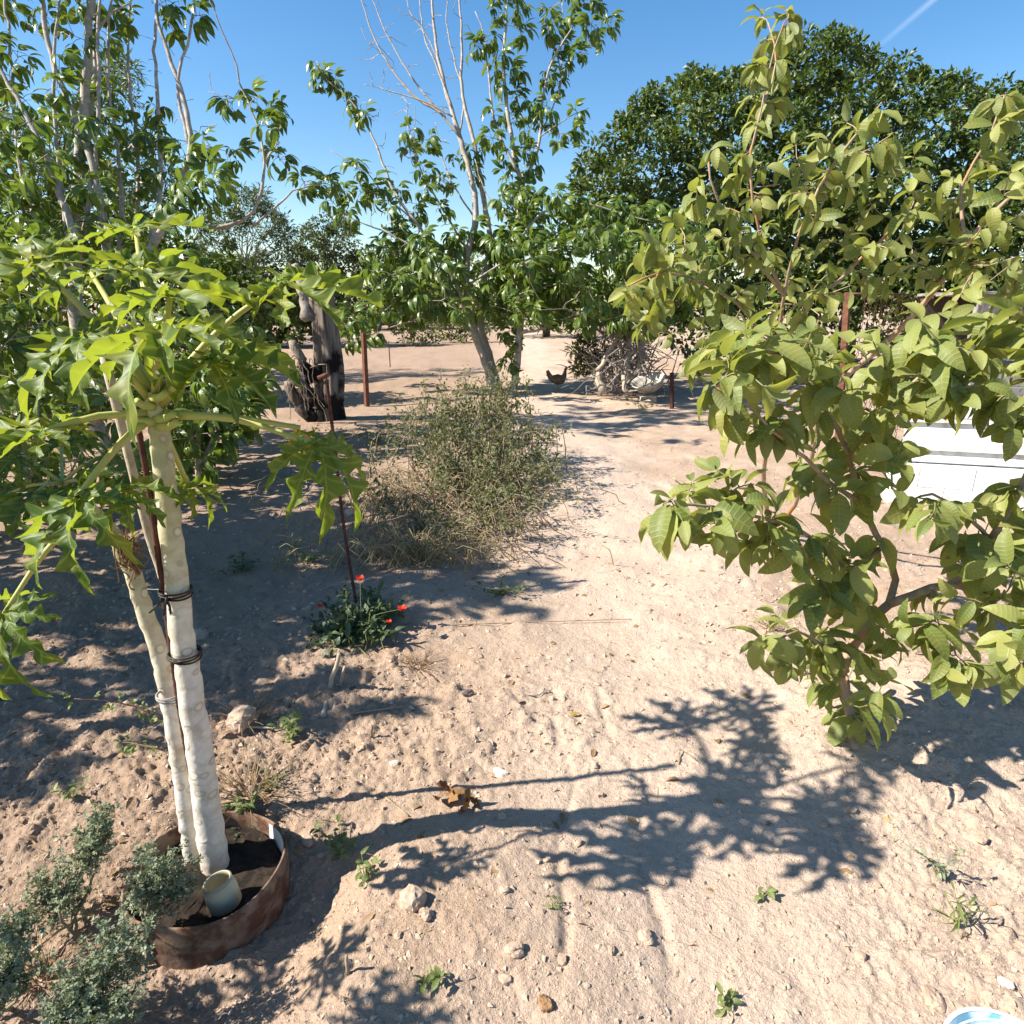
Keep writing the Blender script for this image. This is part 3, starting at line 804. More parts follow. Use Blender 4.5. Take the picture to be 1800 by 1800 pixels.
clump_tree('skyline_tree', 'airy round tree on the far skyline left of the pale trees', 'tree', (575, 580),
           [[(515, 440), (530, 400), (560, 378), (600, 382), (622, 410), (625, 450), (600, 490), (540, 500), (515, 480)]], 38, 2.0, 6.5, 5200, M['far'], 8, dens=19, bark='bark_dark', trunk_r=0.2)
clump_tree('skyline_bush', 'blue-green bush on the skyline behind the two pale trees', 'bush', (660, 583),
           [[(600, 500), (625, 460), (660, 430), (700, 440), (730, 470), (760, 470), (800, 490), (800, 560), (700, 575), (610, 570)]], 40, 2.0, 7, 7000, M['far'], 9, dens=19, trunk_r=0.15)
clump_tree('shade_bush', 'dark shaded bush on the field edge left of the stump', 'bush', (500, 600),
           [[(420, 500), (480, 480), (560, 490), (600, 520), (600, 575), (560, 590), (480, 596), (420, 590)]], 24, 1.0, 9, 6500, M['dark'], 10, False, dens=18)
clump_tree('brown_bush', 'half-dry brownish bush beyond the sandy field', 'bush', (715, 600),
           [[(690, 570), (715, 548), (750, 550), (770, 570), (765, 596), (735, 604), (700, 602)]], 25, 0.6, 7, 900, M['thicket'], 12, True, dens=14, trunk_r=0.04)
clump_tree('olive_bush', 'olive green low bush behind the pale trunks', 'bush', (790, 600),
           [[(765, 575), (780, 555), (830, 550), (860, 560), (860, 596), (780, 602)]], 27, 0.7, 7, 1100, M['thicket'], 13, True, dens=15, trunk_r=0.04)
clump_tree('field_edge_tree', 'dark green tree at the field edge behind the pale trunks', 'tree', (960, 592),
           [[(850, 540), (880, 500), (930, 470), (1000, 480), (1060, 500), (1080, 560), (1030, 580), (960, 572), (880, 560)]], 31, 1.8, 8, 3200, M['dark'], 14, dens=20, trunk_r=0.2)
clump_tree('field_edge_hedge', 'long low dark hedge along the far edge of the field', 'hedge', (640, 583),
           [[(330, 500), (420, 490), (500, 500), (600, 515), (700, 500), (800, 515), (900, 490), (1020, 500), (1180, 490), (1180, 583), (900, 578), (640, 578), (330, 590)]], 46, 1.5, 7, 15000, M['dark'], 15, False, dens=15)
clump_tree('rosemary_bush', 'small yellow-green bush beside the brush pile', 'bush', (1025, 655),
           [[(1000, 640), (1005, 610), (1025, 590), (1050, 595), (1060, 620), (1055, 650), (1020, 658)]], 12.3, 0.25, 11, 1200, M['thicket'], 16, False, dens=14, aspect=0.3)

# ================================================================== pale-barked trees with drooping palmate leaves
rgp = np.random.default_rng(77)
PALM = [palmate_tpl(rgp, k=int(rgp.integers(4, 7)), droop=rgp.uniform(0.35, 0.75)) for _ in range(7)]
W = M['bark_white']
def T_(pts, t): return pl([(p[0], p[1], (p[2] if len(p) > 2 else t)) for p in pts])

# -- tree with the bare top
c1 = Tree('pale_bark_tree', G(868, 686), 'pale-barked tree with bare whitish upper branches, left of the pair in the middle', 'tree', 'pale-barked trees', 21)
t = 12.4
c1.limb(T_([(870, 688), (850, 625), (832, 580), (818, 530), (822, 450), (836, 385), (830, 320), (808, 240), (790, 180), (772, 110), (762, 40), (758, -40)], t), 0.0884, 0.0165, W, 'trunk')
c1.limb(T_([(876, 684, 12.5), (858, 620), (846, 570), (850, 500), (862, 430), (850, 350), (835, 260), (812, 160), (812, 80), (806, -20)], 12.7), 0.0816, 0.0135, W, use=0.3)
c1.limb(T_([(808, 240), (770, 195), (735, 175), (690, 125), (660, 70), (638, 10), (630, -20)], 12.3), 0.0272, 0.0090, W)
c1.limb(T_([(795, 205), (750, 180), (700, 165), (655, 152), (640, 148)], 12.2), 0.0170, 0.0045, W)
c1.limb(T_([(770, 195), (720, 130), (680, 60), (655, 0), (640, -30)], 12.6), 0.0204, 0.0075, W)
c1.limb(T_([(795, 190), (765, 110), (745, 60), (738, 0), (735, -40)], 12.2), 0.0218, 0.0075, W)
c1.limb(T_([(808, 240), (815, 170), (800, 110), (785, 40), (790, -30)], 12.9), 0.0204, 0.0075, W)
c1.limb(T_([(772, 110), (748, 60), (720, 20), (712, -30)], 12.4), 0.0122, 0.0060, W)
c1.limb(T_([(660, 70), (650, 80), (635, 50), (640, 45)], 12.3), 0.0082, 0.0030, W)
c1.limb(T_([(818, 530), (770, 445), (730, 390), (690, 330), (650, 230), (612, 172), (575, 140), (556, 108)], 12.0), 0.0374, 0.0075, W)
c1.limb(T_([(735, 395), (680, 345), (640, 300), (600, 275), (580, 262)], 11.8), 0.0170, 0.0045, W)
c1.limb(T_([(780, 465), (720, 430), (660, 400), (610, 380), (580, 350)], 11.6), 0.0204, 0.0053, W)
c1.limb(T_([(822, 440), (780, 370), (740, 300), (720, 240), (715, 190)], 12.3), 0.0238, 0.0060, W)
c1.limb(T_([(836, 385), (800, 330), (775, 270), (765, 215)], 12.7), 0.0204, 0.0060, W)
c1.limb(T_([(815, 545), (770, 552), (720, 565), (682, 577)], 11.7), 0.0204, 0.0090, W)
c1.limb(T_([(800, 540), (740, 520), (700, 530), (662, 556)], 11.5), 0.0170, 0.0075, W)
c1.limb(T_([(825, 500), (870, 470), (930, 440), (985, 430)], 12.0), 0.0238, 0.0075, W)
bare = tip_points(c1, [[(640, -30), (820, -30), (830, 60), (800, 200), (700, 180), (640, 90)], [(630, 100), (700, 140), (800, 240), (790, 330), (690, 300), (640, 180)], [(600, 280), (720, 300), (800, 420), (640, 380)]], 21, 0.02, c1.rg)
c1.grow(bare, 0.014, 0.0045, upw=1.6, ctrl=0.6, ns=4, jit=0.05)
lv = []
lv += c1.grow(tip_points(c1, [[(545, 95), (575, 105), (640, 200), (620, 215), (585, 160), (540, 135)]], 26, 0.01, c1.rg), 0.008, 0.003)
lv += c1.grow(tip_points(c1, [[(570, 290), (620, 280), (660, 330), (650, 360), (590, 365), (540, 330)], [(700, 200), (740, 190), (790, 230), (840, 260), (840, 330), (780, 330), (720, 290), (690, 240)], [(640, 290), (720, 300), (800, 340), (850, 400), (760, 420), (660, 390), (600, 380)]], 36, 0.02, c1.rg), 0.008, 0.003)
lv += c1.grow(tip_points(c1, [[(640, 430), (700, 405), (800, 420), (880, 410), (960, 420), (1000, 460), (980, 540), (880, 560), (800, 545), (720, 555), (660, 540), (645, 480)], [(590, 545), (640, 550), (660, 590), (620, 600)]], 20, 0.05, c1.rg), 0.009, 0.003)
c1.finish_twigs(W)
leaves(c1.root, PALM, *whorl_leaves(lv, c1.rg, (6, 9), (0.28, 0.42)), M['sapote'], 300, rg=c1.rg)

# -- leafy neighbour
c2 = Tree('pale_bark_tree', G(905, 690), 'leafy pale-barked tree with a straight trunk, right of the pair in the middle', 'tree', 'pale-barked trees', 22)
t = 12.0
c2.limb(T_([(902, 694), (908, 640), (914, 575), (908, 480), (910, 400), (917, 330), (905, 280), (890, 180), (885, 100), (890, 30), (884, -40)], t), 0.0748, 0.0150, W, 'trunk')
c2.limb(T_([(917, 330), (946, 260), (955, 170), (972, 105), (1010, 40), (1022, -20)], 12.1), 0.0340, 0.0090, W)
c2.limb(T_([(908, 300), (872, 220), (860, 140), (850, 60), (835, 20)], 11.8), 0.0272, 0.0075, W)
c2.limb(T_([(950, 235), (985, 150), (985, 60), (990, 0)], 12.4), 0.0170, 0.0060, W)
c2.limb(T_([(950, 240), (1000, 205), (1035, 190)], 11.9), 0.0136, 0.0060, W)
c2.limb(T_([(912, 420), (960, 370), (1030, 360), (1110, 380), (1180, 400)], 11.2), 0.0272, 0.0075, W)
c2.limb(T_([(912, 470), (980, 440), (1060, 440), (1140, 460), (1220, 460)], 10.8), 0.0272, 0.0075, W)
c2.limb(T_([(910, 520), (980, 500), (1050, 510), (1120, 540)], 11.4), 0.0238, 0.0075, W)
c2.limb(T_([(914, 585), (940, 580), (960, 575)], 11.9), 0.0408, 0.0300, W)
c2.limb(T_([(905, 400), (870, 360), (850, 330), (835, 280)], 12.2), 0.0170, 0.0060, W)
lv = c2.grow(tip_points(c2, [[(825, 60), (850, 10), (850, -30), (930, -30), (935, 60), (910, 100), (940, 180), (930, 320), (880, 320), (850, 230), (860, 150), (830, 100)],
                              [(960, 20), (1000, -30), (1050, -20), (1080, 40), (1070, 80), (1000, 140), (960, 150)], [(960, 130), (1010, 190), (1040, 190), (1025, 240), (975, 250), (950, 200)]], 30, 0.02, c2.rg), 0.008, 0.003)
lv += c2.grow(tip_points(c2, [[(880, 330), (970, 320), (1000, 360), (1100, 350), (1200, 370), (1250, 400), (1240, 520), (1150, 570), (1040, 585), (960, 560), (900, 540), (870, 440)]], 19, 0.06, c2.rg), 0.009, 0.003)
lv += c2.grow(tip_points(c2, [[(880, 570), (905, 560), (905, 640), (885, 650)]], 22, 0.01, c2.rg), 0.006, 0.003)
c2.finish_twigs(W)
leaves(c2.root, PALM, *whorl_leaves(lv, c2.rg, (6, 9), (0.26, 0.40)), M['sapote'], 300, rg=c2.rg)

# -- the tall one at the left
c3 = Tree('pale_bark_tree', G(195, 800), 'tall pale-barked tree behind the papaya at left, reaching out of the picture', 'tree', 'pale-barked trees', 23)
t = 7.0
c3.limb(T_([(195, 806), (165, 740), (143, 680), (132, 560), (136, 400), (142, 250), (155, 100), (160, -60)], t), 0.085, 0.03, W, 'trunk')
c3.limb(T_([(165, 740), (185, 600), (192, 470), (165, 300), (120, 180), (85, 80), (70, -40)], 6.8), 0.06, 0.02, W)
c3.limb(T_([(175, 700), (200, 590), (262, 440), (300, 380), (334, 262), (325, 180), (300, 110), (278, 40), (270, -40)], 6.9), 0.055, 0.014, W)
c3.limb(T_([(334, 262), (312, 150), (335, 60), (345, -30)], 6.9), 0.02, 0.009, W)
c3.limb(T_([(262, 440), (282, 330), (278, 200), (272, 90), (276, -40)], 7.3), 0.03, 0.012, W)
c3.limb(T_([(300, 380), (380, 400), (445, 370), (464, 290), (452, 220), (432, 170)], 7.0), 0.026, 0.008, W)
c3.limb(T_([(464, 290), (478, 262), (492, 250)], 7.0), 0.012, 0.005, W)
c3.limb(T_([(136, 420), (90, 300), (40, 190), (-20, 90)], 6.6), 0.04, 0.014, W)
c3.limb(T_([(142, 300), (165, 160), (168, 60), (162, -60)], 7.2), 0.035, 0.012, W)
c3.limb(T_([(180, 620), (240, 560), (330, 560), (400, 600)], 6.6), 0.03, 0.008, W)
c3.limb(T_([(170, 700), (250, 680), (330, 690), (400, 700)], 6.2), 0.03, 0.008, W)
c3.limb(T_([(160, 720), (100, 650), (40, 620), (-30, 600)], 6.3), 0.035, 0.008, W)
c3.limb(T_([(440, 400), (500, 350), (530, 330), (560, 325)], 7.0), 0.014, 0.005, W)
c3.limb(T_([(168, 60), (200, 20), (230, 5)], 7.0), 0.014, 0.006, W)
for (a_, b_, c_, d_, e_, tt) in (((150, 560), (120, 420), (100, 250), (95, 100), (110, -60), 6.7), ((180, 560), (215, 400), (205, 250), (190, 120), (200, -60), 7.2), ((140, 500), (60, 380), (30, 250), (20, 100), (0, -60), 6.9), ((200, 540), (240, 380), (238, 240), (225, 100), (235, -60), 7.5), ((135, 480), (160, 330), (175, 200), (172, 60), (185, -100), 6.8)):
    c3.limb(T_([a_, b_, c_, d_, e_], tt), 0.028, 0.010, W)
for (x0, x1, tt) in ((160, 120, 7.0), (70, 20, 6.8), (272, 330, 6.9), (235, 260, 7.4), (200, 180, 7.1)):
    c3.limb(T_([(x0, -50), ((x0 + x1) / 2, -200), (x1, -380)], tt), 0.02, 0.008, W)
bare = tip_points(c3, [[(255, 60), (380, 100), (420, 200), (330, 270), (250, 300)], [(0, 60), (200, 60), (250, 300), (60, 300)]], 30, 0.02, c3.rg)
c3.grow(bare, 0.009, 0.003, upw=1.5, ctrl=0.6, ns=4, jit=0.05)
lv = c3.grow(tip_points(c3, [[(-40, -40), (160, -40), (240, 0), (235, 60), (180, 60), (170, 140), (150, 200), (60, 190), (-40, 120)],
                              [(290, -30), (380, -30), (385, 40), (340, 60), (290, 40)], [(395, 140), (440, 140), (505, 185), (500, 225), (400, 230)]], 44, 0.03, c3.rg), 0.010, 0.003)
lv += c3.grow(tip_points(c3, [[(-40, 190), (60, 200), (150, 210), (200, 150), (240, 180), (330, 250), (400, 250), (440, 280), (430, 320), (340, 360), (260, 400), (100, 440), (-40, 440)], [(480, 280), (530, 285), (600, 330), (560, 350), (490, 320)]], 37, 0.05, c3.rg), 0.010, 0.003)
lv += c3.grow(tip_points(c3, [[(-40, 440), (150, 440), (330, 430), (440, 520), (450, 640), (420, 760), (340, 850), (290, 820), (250, 700), (150, 640), (-40, 640)], [(-40, 640), (130, 650), (120, 770), (-40, 800)], [(330, 640), (450, 650), (440, 740), (360, 800), (310, 740)]], 40, 0.06, c3.rg), 0.010, 0.003)
lv += c3.grow(tip_points(c3, [[(-80, -60), (360, -60), (420, -220), (330, -420), (100, -450), (-60, -300)]], 46, 0.07, c3.rg), 0.010, 0.003)
c3.finish_twigs(W)
leaves(c3.root, PALM, *whorl_leaves(lv, c3.rg, (5, 7), (0.22, 0.34)), M['sapote'], 300, rg=c3.rg)

# -- its neighbour just outside the left edge, whose crown shades the bare ground at left
c4 = Tree('pale_bark_tree', (-5.15, 3.45, float(HD(-5.15, 3.45))), 'pale-barked tree just outside the left edge whose crown shades the bare ground', 'tree', 'pale-barked trees', 24)
b = c4.base
c4.limb([b, b + (0.05, 0, 0.8), b + (0.3, -0.1, 1.6), b + (0.5, -0.2, 2.6), b + (0.5, -0.2, 3.6)], 0.08, 0.02, W, 'trunk')
for k, (dx, dy, dz) in enumerate([(1.5, 0.7, 0.9), (1.3, -0.9, 1.0), (1.4, 0.1, 1.9), (0.4, 1.3, 1.8), (-0.9, 0.5, 1.6), (0.3, -1.4, 1.9), (1.3, 1.2, 1.6), (1.1, -1.6, 2.0), (0.3, -2.1, 1.5), (1.2, -0.6, 2.6), (0.9, 0.9, 2.9)]):
    s0 = b + np.array([0.15, -0.05, 0.5 + 0.22 * k]) ; e = b + np.array([0.3 + dx, dy, 0.7 + dz])
    c4.limb([s0, (s0 + e) / 2 + (0, 0, 0.12), e], 0.03, 0.008, W)
tp = []
for _ in range(230):
    v = nrm(c4.rg.normal(size=3)); v = v * (c4.rg.random() ** 0.4)
    q = b + np.array([0.75, -0.25, 2.25]) + v * np.array([1.45, 1.8, 1.3])
    x_, y_, t_ = proj(q)
    if x_[0] > 10 and t_[0] > 0: continue
    tp.append(q)
lv = c4.grow(tp, 0.010, 0.003)
c4.finish_twigs(W)
leaves(c4.root, PALM, *whorl_leaves(lv, c4.rg, (4, 6), (0.26, 0.38)), M['sapote'], 60, rg=c4.rg)

# -- leafy saplings of the same kind under the tall tree: dark shade at the left
def sapling(label, foot, limbs, polys, d, seed, k=(5, 7), size=(0.2, 0.32), mat='sapote', jt=0.06):
    s = Tree('pale_bark_sapling', foot, label, 'sapling', 'pale-barked saplings', seed)
    for L in limbs: s.limb(np.concatenate([[foot], pl(L)]), 0.03, 0.008, W)
    tw = s.grow(tip_points(s, polys, d, jt, s.rg), 0.008, 0.003)
    s.finish_twigs(W)
    leaves(s.root, PALM, *whorl_leaves(tw, s.rg, k, size), M[mat], 120, rg=s.rg)
sapling('leafy pale-barked sapling in the shade right of the papaya crown', G(350, 850), [[(350, 760, 6.0), (370, 690, 6.0)], [(340, 780, 5.9), (310, 700, 5.8)], [(370, 780, 6.1), (430, 700, 6.2)]],
        [[(290, 650), (370, 630), (450, 650), (460, 720), (440, 760), (380, 800), (350, 850), (300, 820), (280, 740)]], 34, 41)
sapling('shaded pale-barked sapling behind the papaya at the left edge', G(60, 900), [[(60, 780, 5.0), (70, 680, 5.0)], [(40, 800, 4.9), (-10, 700, 4.9)], [(80, 800, 5.1), (150, 700, 5.2)]],
        [[(-60, 560), (80, 550), (190, 580), (200, 700), (180, 800), (100, 880), (-60, 900)]], 42, 42)

# ================================================================== papaya
def papaya_blade(geo, c, out, nor, R, rg, droop=0.35, fold=0.35, nlobe=9, back=0.5, ns=28, spread=2.55, lobe_droop=None):
    """palm-shaped leaf: deeply cut lobes that carry smaller lobes of their own"""
    c = np.asarray(c, float)
    Fm = frames(nrm(out)[None], nrm(nor)[None])[0]
    angs = np.linspace(-spread, spread, nlobe)
    dA = angs[1] - angs[0]
    for li, a in enumerate(angs):
        a = a + rg.normal(0, 0.05)
        L = R * (1 - (1 - back) * (abs(a) / spread) ** 1.5) * rg.uniform(0.9, 1.08)
        s = np.linspace(0.0, 1, ns + 1)
        # half width: web near the base, then side lobes
        web = s * math.tan(dA * 0.52) * 1.02
        env = 0.225 * np.sin(np.clip((s - 0.02) / 0.98, 0, 1) ** 0.9 * math.pi) ** 0.65
        teeth_n = 3.8; ph = rg.random() * 0.5
        saw_l = (s * teeth_n + ph) % 1.0; saw_r = (s * teeth_n + ph + 0.45) % 1.0
        fine = 1 + 0.08 * np.sin(s * 62 + rg.random() * 6) * np.clip(s * 3 - 0.6, 0, 1)
        def tooth(q): return fine * np.where(q < 0.72, 0.15 + 0.85 * (q / 0.72) ** 1.15, 1.0 - 0.85 * (q - 0.72) / 0.28)
        wl = np.where(s < 0.26, np.minimum(web, 0.18), env * tooth(saw_l)); wr = np.where(s < 0.26, np.minimum(web, 0.18), env * tooth(saw_r))
        blend = np.clip((s - 0.18) / 0.16, 0, 1)
        wl = np.minimum(web, 0.18) * (1 - blend) + env * tooth(saw_l) * blend; wr = np.minimum(web, 0.18) * (1 - blend) + env * tooth(saw_r) * blend
        wl[-1] = wr[-1] = 0.004
        uu = np.array([-1, -0.5, 0, 0.5, 1.0])
        wd = np.where(uu[None] < 0, -wl[:, None] * -uu[None], wr[:, None] * uu[None])
        ad = np.abs(wd)
        sh = 0.13 * (ad / 0.2) * blend[:, None]                       # side lobes sweep forward
        x = wd * L; y = (s[:, None] + sh * 0.9) * L
        ld = droop * rg.uniform(0.6, 1.5) if lobe_droop is None else lobe_droop
        curl = rg.uniform(-0.6, 1.6)
        z = L * (fold * ad - ld * (s[:, None] ** 2) * 0.55 - 0.25 * ld * s[:, None] ** 4 + 0.034 * np.sin(s[:, None] * 21 + uu[None] * 2 + rg.random() * 6) * np.abs(uu[None]) ** 1.5 + curl * 0.10 * np.maximum(np.abs(uu[None]) - 0.5, 0) * blend[:, None])
        z = z + 0.004 * (li % 2) + rg.normal(0, 0.002)
        y = y * (1 - 0.22 * ld * s[:, None])
        ca, sa = math.cos(-a), math.sin(-a)
        V = np.stack([x * ca - y * sa, x * sa + y * ca, z], -1).reshape(-1, 3)
        V = V @ Fm.T + c
        k = 5; i = np.arange(ns)[:, None] * k; j = np.arange(4)[None, :]
        q = np.stack([i + j, i + j + 1, i + k + j + 1, i + k + j], -1).reshape(-1, 4)
        uv = np.stack([np.tile(uu, (ns + 1, 1)), np.repeat(s[:, None], 5, 1), np.zeros((ns + 1, 5))], -1).reshape(-1, 3)
        geo.add(V, q, None, uv, 0.0)
def papaya_leaf(root, start, c, out, nor, R, rg, mat=None, pr=0.008, bow=0.06, **kw):
    start, c = np.asarray(start, float), np.asarray(c, float)
    g = Geo(); papaya_blade(g, c, out, nor, R, rg, **kw)
    o = g.obj('leaf', mat or M['papaya'], root)
    o['_po'] = list(root.location)
    gp = Geo(); m_ = (start + c) / 2 + UP * np.linalg.norm(c - start) * bow
    tube(gp, smooth_line([start, m_, c], 0.05), pr * 1.25, pr * 0.75, 8)
    p = gp.obj('petiole', M['petiole'], root); p.parent = o; p.location = (0, 0, 0)
    return o
rgA = np.random.default_rng(404)
base = G(385, 1592); base[2] -= 0.03
pa = thing('papaya_tree', base, 'young papaya tree with two pale stems rising from the rusty ring', 'tree', 'papaya trees')
TP = 1.86
PY_ = lambda px, py, Y: P(px, py, Y / (CP - (py - 900) / F * SP))
stem = np.array([PY_(*q) for q in [(392, 1592, 1.50), (372, 1480, 1.505), (352, 1330, 1.51), (325, 1150, 1.515), (308, 1000, 1.52), (290, 840, 1.53), (277, 735, 1.535), (272, 690, 1.54)]])
L_ = smooth_line(stem, 0.02, 0.0015, rgA)
g = Geo(); tube(g, L_, np.linspace(0.041, 0.0225, len(L_)) * (1 + 0.010 * np.sin(np.arange(len(L_)) * 1.3)), None, 20, True, 0.0, 0.02); g.obj('stem', M['papaya_stem'], pa)
stem2 = np.array([PY_(*q) for q in [(352, 1582, 1.53), (335, 1460, 1.54), (310, 1290, 1.55), (280, 1150, 1.55), (250, 1060, 1.55), (225, 985, 1.54), (185, 925, 1.52), (150, 890, 1.50)]])
L_ = smooth_line(stem2, 0.02, 0.0015, rgA)
g = Geo(); tube(g, L_, np.linspace(0.031, 0.018, len(L_)) * (1 + 0.010 * np.sin(np.arange(len(L_)) * 1.1)), None, 18, True, 0.0, 0.02); g.obj('stem', M['papaya_stem'], pa)
# dry fibrous sheath on the second stem
g = Geo(); sc0 = P(232, 985, 1.60)
for k in range(60):
    a = rgA.normal(0, 1, 3); s0 = sc0 + a * np.array([0.013, 0.01, 0.03]); tube(g, smooth_line([s0, s0 + rgA.normal(0, 0.012, 3) + (0, 0, 0.02), s0 + rgA.normal(0, 0.02, 3) + (0.004, -0.012, 0.045)], 0.01), 0.0025, 0.001, 4)
g.obj('dry_sheath', M['dry_leaf'], pa)['kind'] = 'stuff'
# leaf stubs round the crown
crown = P(276, 722, 1.53)
for k, (dx, dz) in enumerate([(0.06, -0.03), (0.065, -0.06), (-0.05, -0.04), (0.05, 0.05), (-0.02, 0.02)]):
    s0 = crown + np.array([0, -0.01, dz * 0.6]); g = Geo(); tube(g, smooth_line([s0, s0 + (dx * 0.6, -0.02, 0.005), s0 + (dx, -0.035, 0.018)], 0.015), 0.011, 0.008, 10); g.obj('petiole_stub', M['petiole'], pa)
def cr(dx=0, dy=0): return P(276 + dx, 722 + dy, 1.53)
LEAVES = [  # petiole start, blade centre (px, py, depth), outward direction, normal, size, droop
    (cr(8, -8), (370, 632, 1.72), (0.85, -0.30, -0.12), (0.1, -0.25, 1), 0.235, 0.55, {}),
    (cr(-4, -25), (292, 578, 1.62), (-0.25, -0.85, -0.15), (-0.25, -0.15, 1), 0.25, 0.75, {}),
    (cr(-4, -30), (60, 462, 1.75), (-0.8, 0.1, 0.05), (-0.15, -0.45, 1), 0.27, 0.35, {}),
    (cr(0, -30), (252, 472, 1.95), (0.35, 0.5, 0.05), (0.2, -0.35, 1), 0.27, 0.35, {}),
    (cr(4, -30), (238, 400, 2.10), (0.1, 0.9, 0.25), (-0.15, -0.75, 0.8), 0.25, 0.25, {}),
    (cr(6, -25), (495, 498, 1.85), (0.95, 0.05, -0.02), (0.1, -0.35, 1), 0.25, 0.40, {}),
    (cr(12, 8), (556, 782, 1.80), (0.95, -0.25, -0.5), (0.55, -0.3, 0.8), 0.215, 1.0, {}),
    (cr(-12, 5), (75, 758, 1.70), (-0.95, -0.1, 0.0), (0.0, -0.15, 1), 0.22, 0.4, {}),
    (cr(-10, 12), (138, 872, 1.72), (-0.45, -0.55, -0.5), (-0.45, -0.65, 0.7), 0.24, 0.9, {}),
    (cr(-8, -15), (150, 590, 1.70), (-0.75, -0.35, -0.3), (-0.3, -0.5, 0.9), 0.24, 0.7, {}),
    (cr(-6, -20), (160, 480, 2.1), (-0.5, 0.7, 0.1), (-0.1, -0.5, 1), 0.25, 0.4, {}),
    (cr(2, -28), (400, 600, 1.95), (0.8, 0.4, -0.1), (0.2, -0.3, 1), 0.22, 0.5, {}),
    (cr(0, 20), (330, 852, 1.98), (0.7, 0.5, -0.4), (0.3, -0.1, 0.9), 0.14, 0.8, {}),
    (cr(2, -32), (300, 520, 1.72), (0.35, -0.4, 0.05), (0.15, -0.35, 1), 0.22, 0.45, {}),
]
for (s0, cpx, out, nor, R, dr, kw) in LEAVES:
    papaya_leaf(pa, s0, P(cpx[0], cpx[1], cpx[2] - 0.33), out, nor, R * 0.92, rgA, droop=dr * 0.85, **kw)
# leaf of the second stem at the picture's edge
papaya_leaf(pa, P(152, 893, 1.56), P(6, 1080, 1.45), (-0.25, -0.35, -0.5), (-0.35, -0.75, 0.55), 0.20, rgA, droop=0.7, pr=0.006)
papaya_leaf(pa, P(150, 890, 1.56), P(225, 862, 1.42), (0.6, -0.4, -0.1), (0.1, -0.4, 1), 0.12, rgA, droop=0.6, pr=0.005)
# withered yellow leaf hanging from a long petiole
gp = Geo(); tube(gp, smooth_line([cr(14, 4), P(420, 735, 1.57), P(528, 752, 1.62)], 0.05), 0.009, 0.006, 8); pw = gp.obj('petiole', M['petiole'], pa)
g = Geo()
for k in range(6):
    V, q, uv = leaf_tpl(8, 4, 0.35, 0.9, 0.5, 0.1, (0.9, 0.8), 0.04); V = V * rgA.uniform(0.06, 0.10)
    d = nrm(np.array([rgA.normal(0, 0.35), rgA.normal(0, 0.35), -1]))
    g.add(V @ frames(d[None], nrm(rgA.normal(size=3))[None])[0].T + P(524, 752, 1.62), q, None, uv, rgA.random())
g.obj('withered_leaf', M['yellow_leaf'], pa)

# a short papaya just past the left edge: its leaves throw the shadows at the lower left
rgB = np.random.default_rng(505)
bb = np.array([-1.80, 0.78, float(HD(-1.80, 0.78))])
pb = thing('papaya_tree', bb, 'short papaya just past the left edge that throws the leaf shadows at lower left', 'tree', 'papaya trees')
top = np.array([-1.74, 0.80, 0.80])
L_ = smooth_line([bb, bb + (0.03, 0.02, 0.4), top], 0.05, 0.002, rgB); g = Geo(); tube(g, L_, 0.03, 0.02, 14); g.obj('stem', M['papaya_stem'], pb)
for cpos, R in (((-1.46, 1.02, 0.93), 0.17), ((-1.66, 1.06, 0.86), 0.15), ((-1.42, 0.86, 1.05), 0.17), ((-1.95, 0.9, 1.0), 0.2), ((-1.8, 0.5, 0.95), 0.2)):
    papaya_leaf(pb, top, np.array(cpos), nrm(np.array(cpos) - top), (0.1, 0.0, 1), R, rgB, droop=0.5, pr=0.006)

# small shaded papaya behind at left
rgC = np.random.default_rng(606)
bc = G(120, 985)
pc = thing('papaya_tree', bc, 'small shaded papaya behind the double-stemmed one at far left', 'tree', 'papaya trees')
tc = P(110, 850, 3.3)
L_ = smooth_line([bc, (bc + tc) / 2 + (0.03, 0, 0), tc], 0.05); g = Geo(); tube(g, L_, 0.03, 0.02, 10); g.obj('stem', M['papaya_stem'], pc)
for (x, y, t_) in ((30, 800, 3.2), (190, 800, 3.1), (60, 870, 2.9), (170, 860, 3.0), (230, 830, 3.5), (10, 870, 3.4), (110, 780, 3.6)):
    cpos = P(x, y, t_); d = cpos - tc
    papaya_leaf(pc, tc, cpos, nrm(d * (1, 1, 0.3)), (rgC.normal(0, 0.15), -0.35, 1), rgC.uniform(0.28, 0.36), rgC, droop=0.5)

# ================================================================== guava trees
rgp = np.random.default_rng(88)
GUAVA = [leaf_tpl(9, 4, rgp.uniform(0.42, 0.52), rgp.uniform(0.1, 0.5), rgp.uniform(0.08, 0.55), rgp.normal(0, 0.06), (rgp.uniform(0.82, 0.95), 0.62), rgp.uniform(0.0, 0.03), 0.07, rgp.normal(0, 0.3), rgp.uniform(0, 0.2)) for _ in range(12)]
GB = M['bark_guava']
ga = Tree('guava_tree', G(1512, 1322), 'young guava with large leaves and an orange fork, nearest at right', 'tree', 'guava trees', 31)
gb_ = ga.base
ga.limb(np.concatenate([[gb_ + (0, 0, -0.04)], pl([(1492, 1240, 2.40), (1482, 1180, 2.36), (1508, 1120, 2.32), (1562, 1062, 2.28)])]), 0.0203, 0.0151, GB, 'trunk', step=0.05, jit=0.002)
ga.limb(pl([(1562, 1062, 2.28), (1640, 1034, 2.22), (1692, 1018, 2.18), (1740, 950, 2.12), (1790, 865, 2.05), (1830, 760, 2.0), (1850, 640, 2.0)]), 0.0156, 0.0072, GB, step=0.05, jit=0.002)
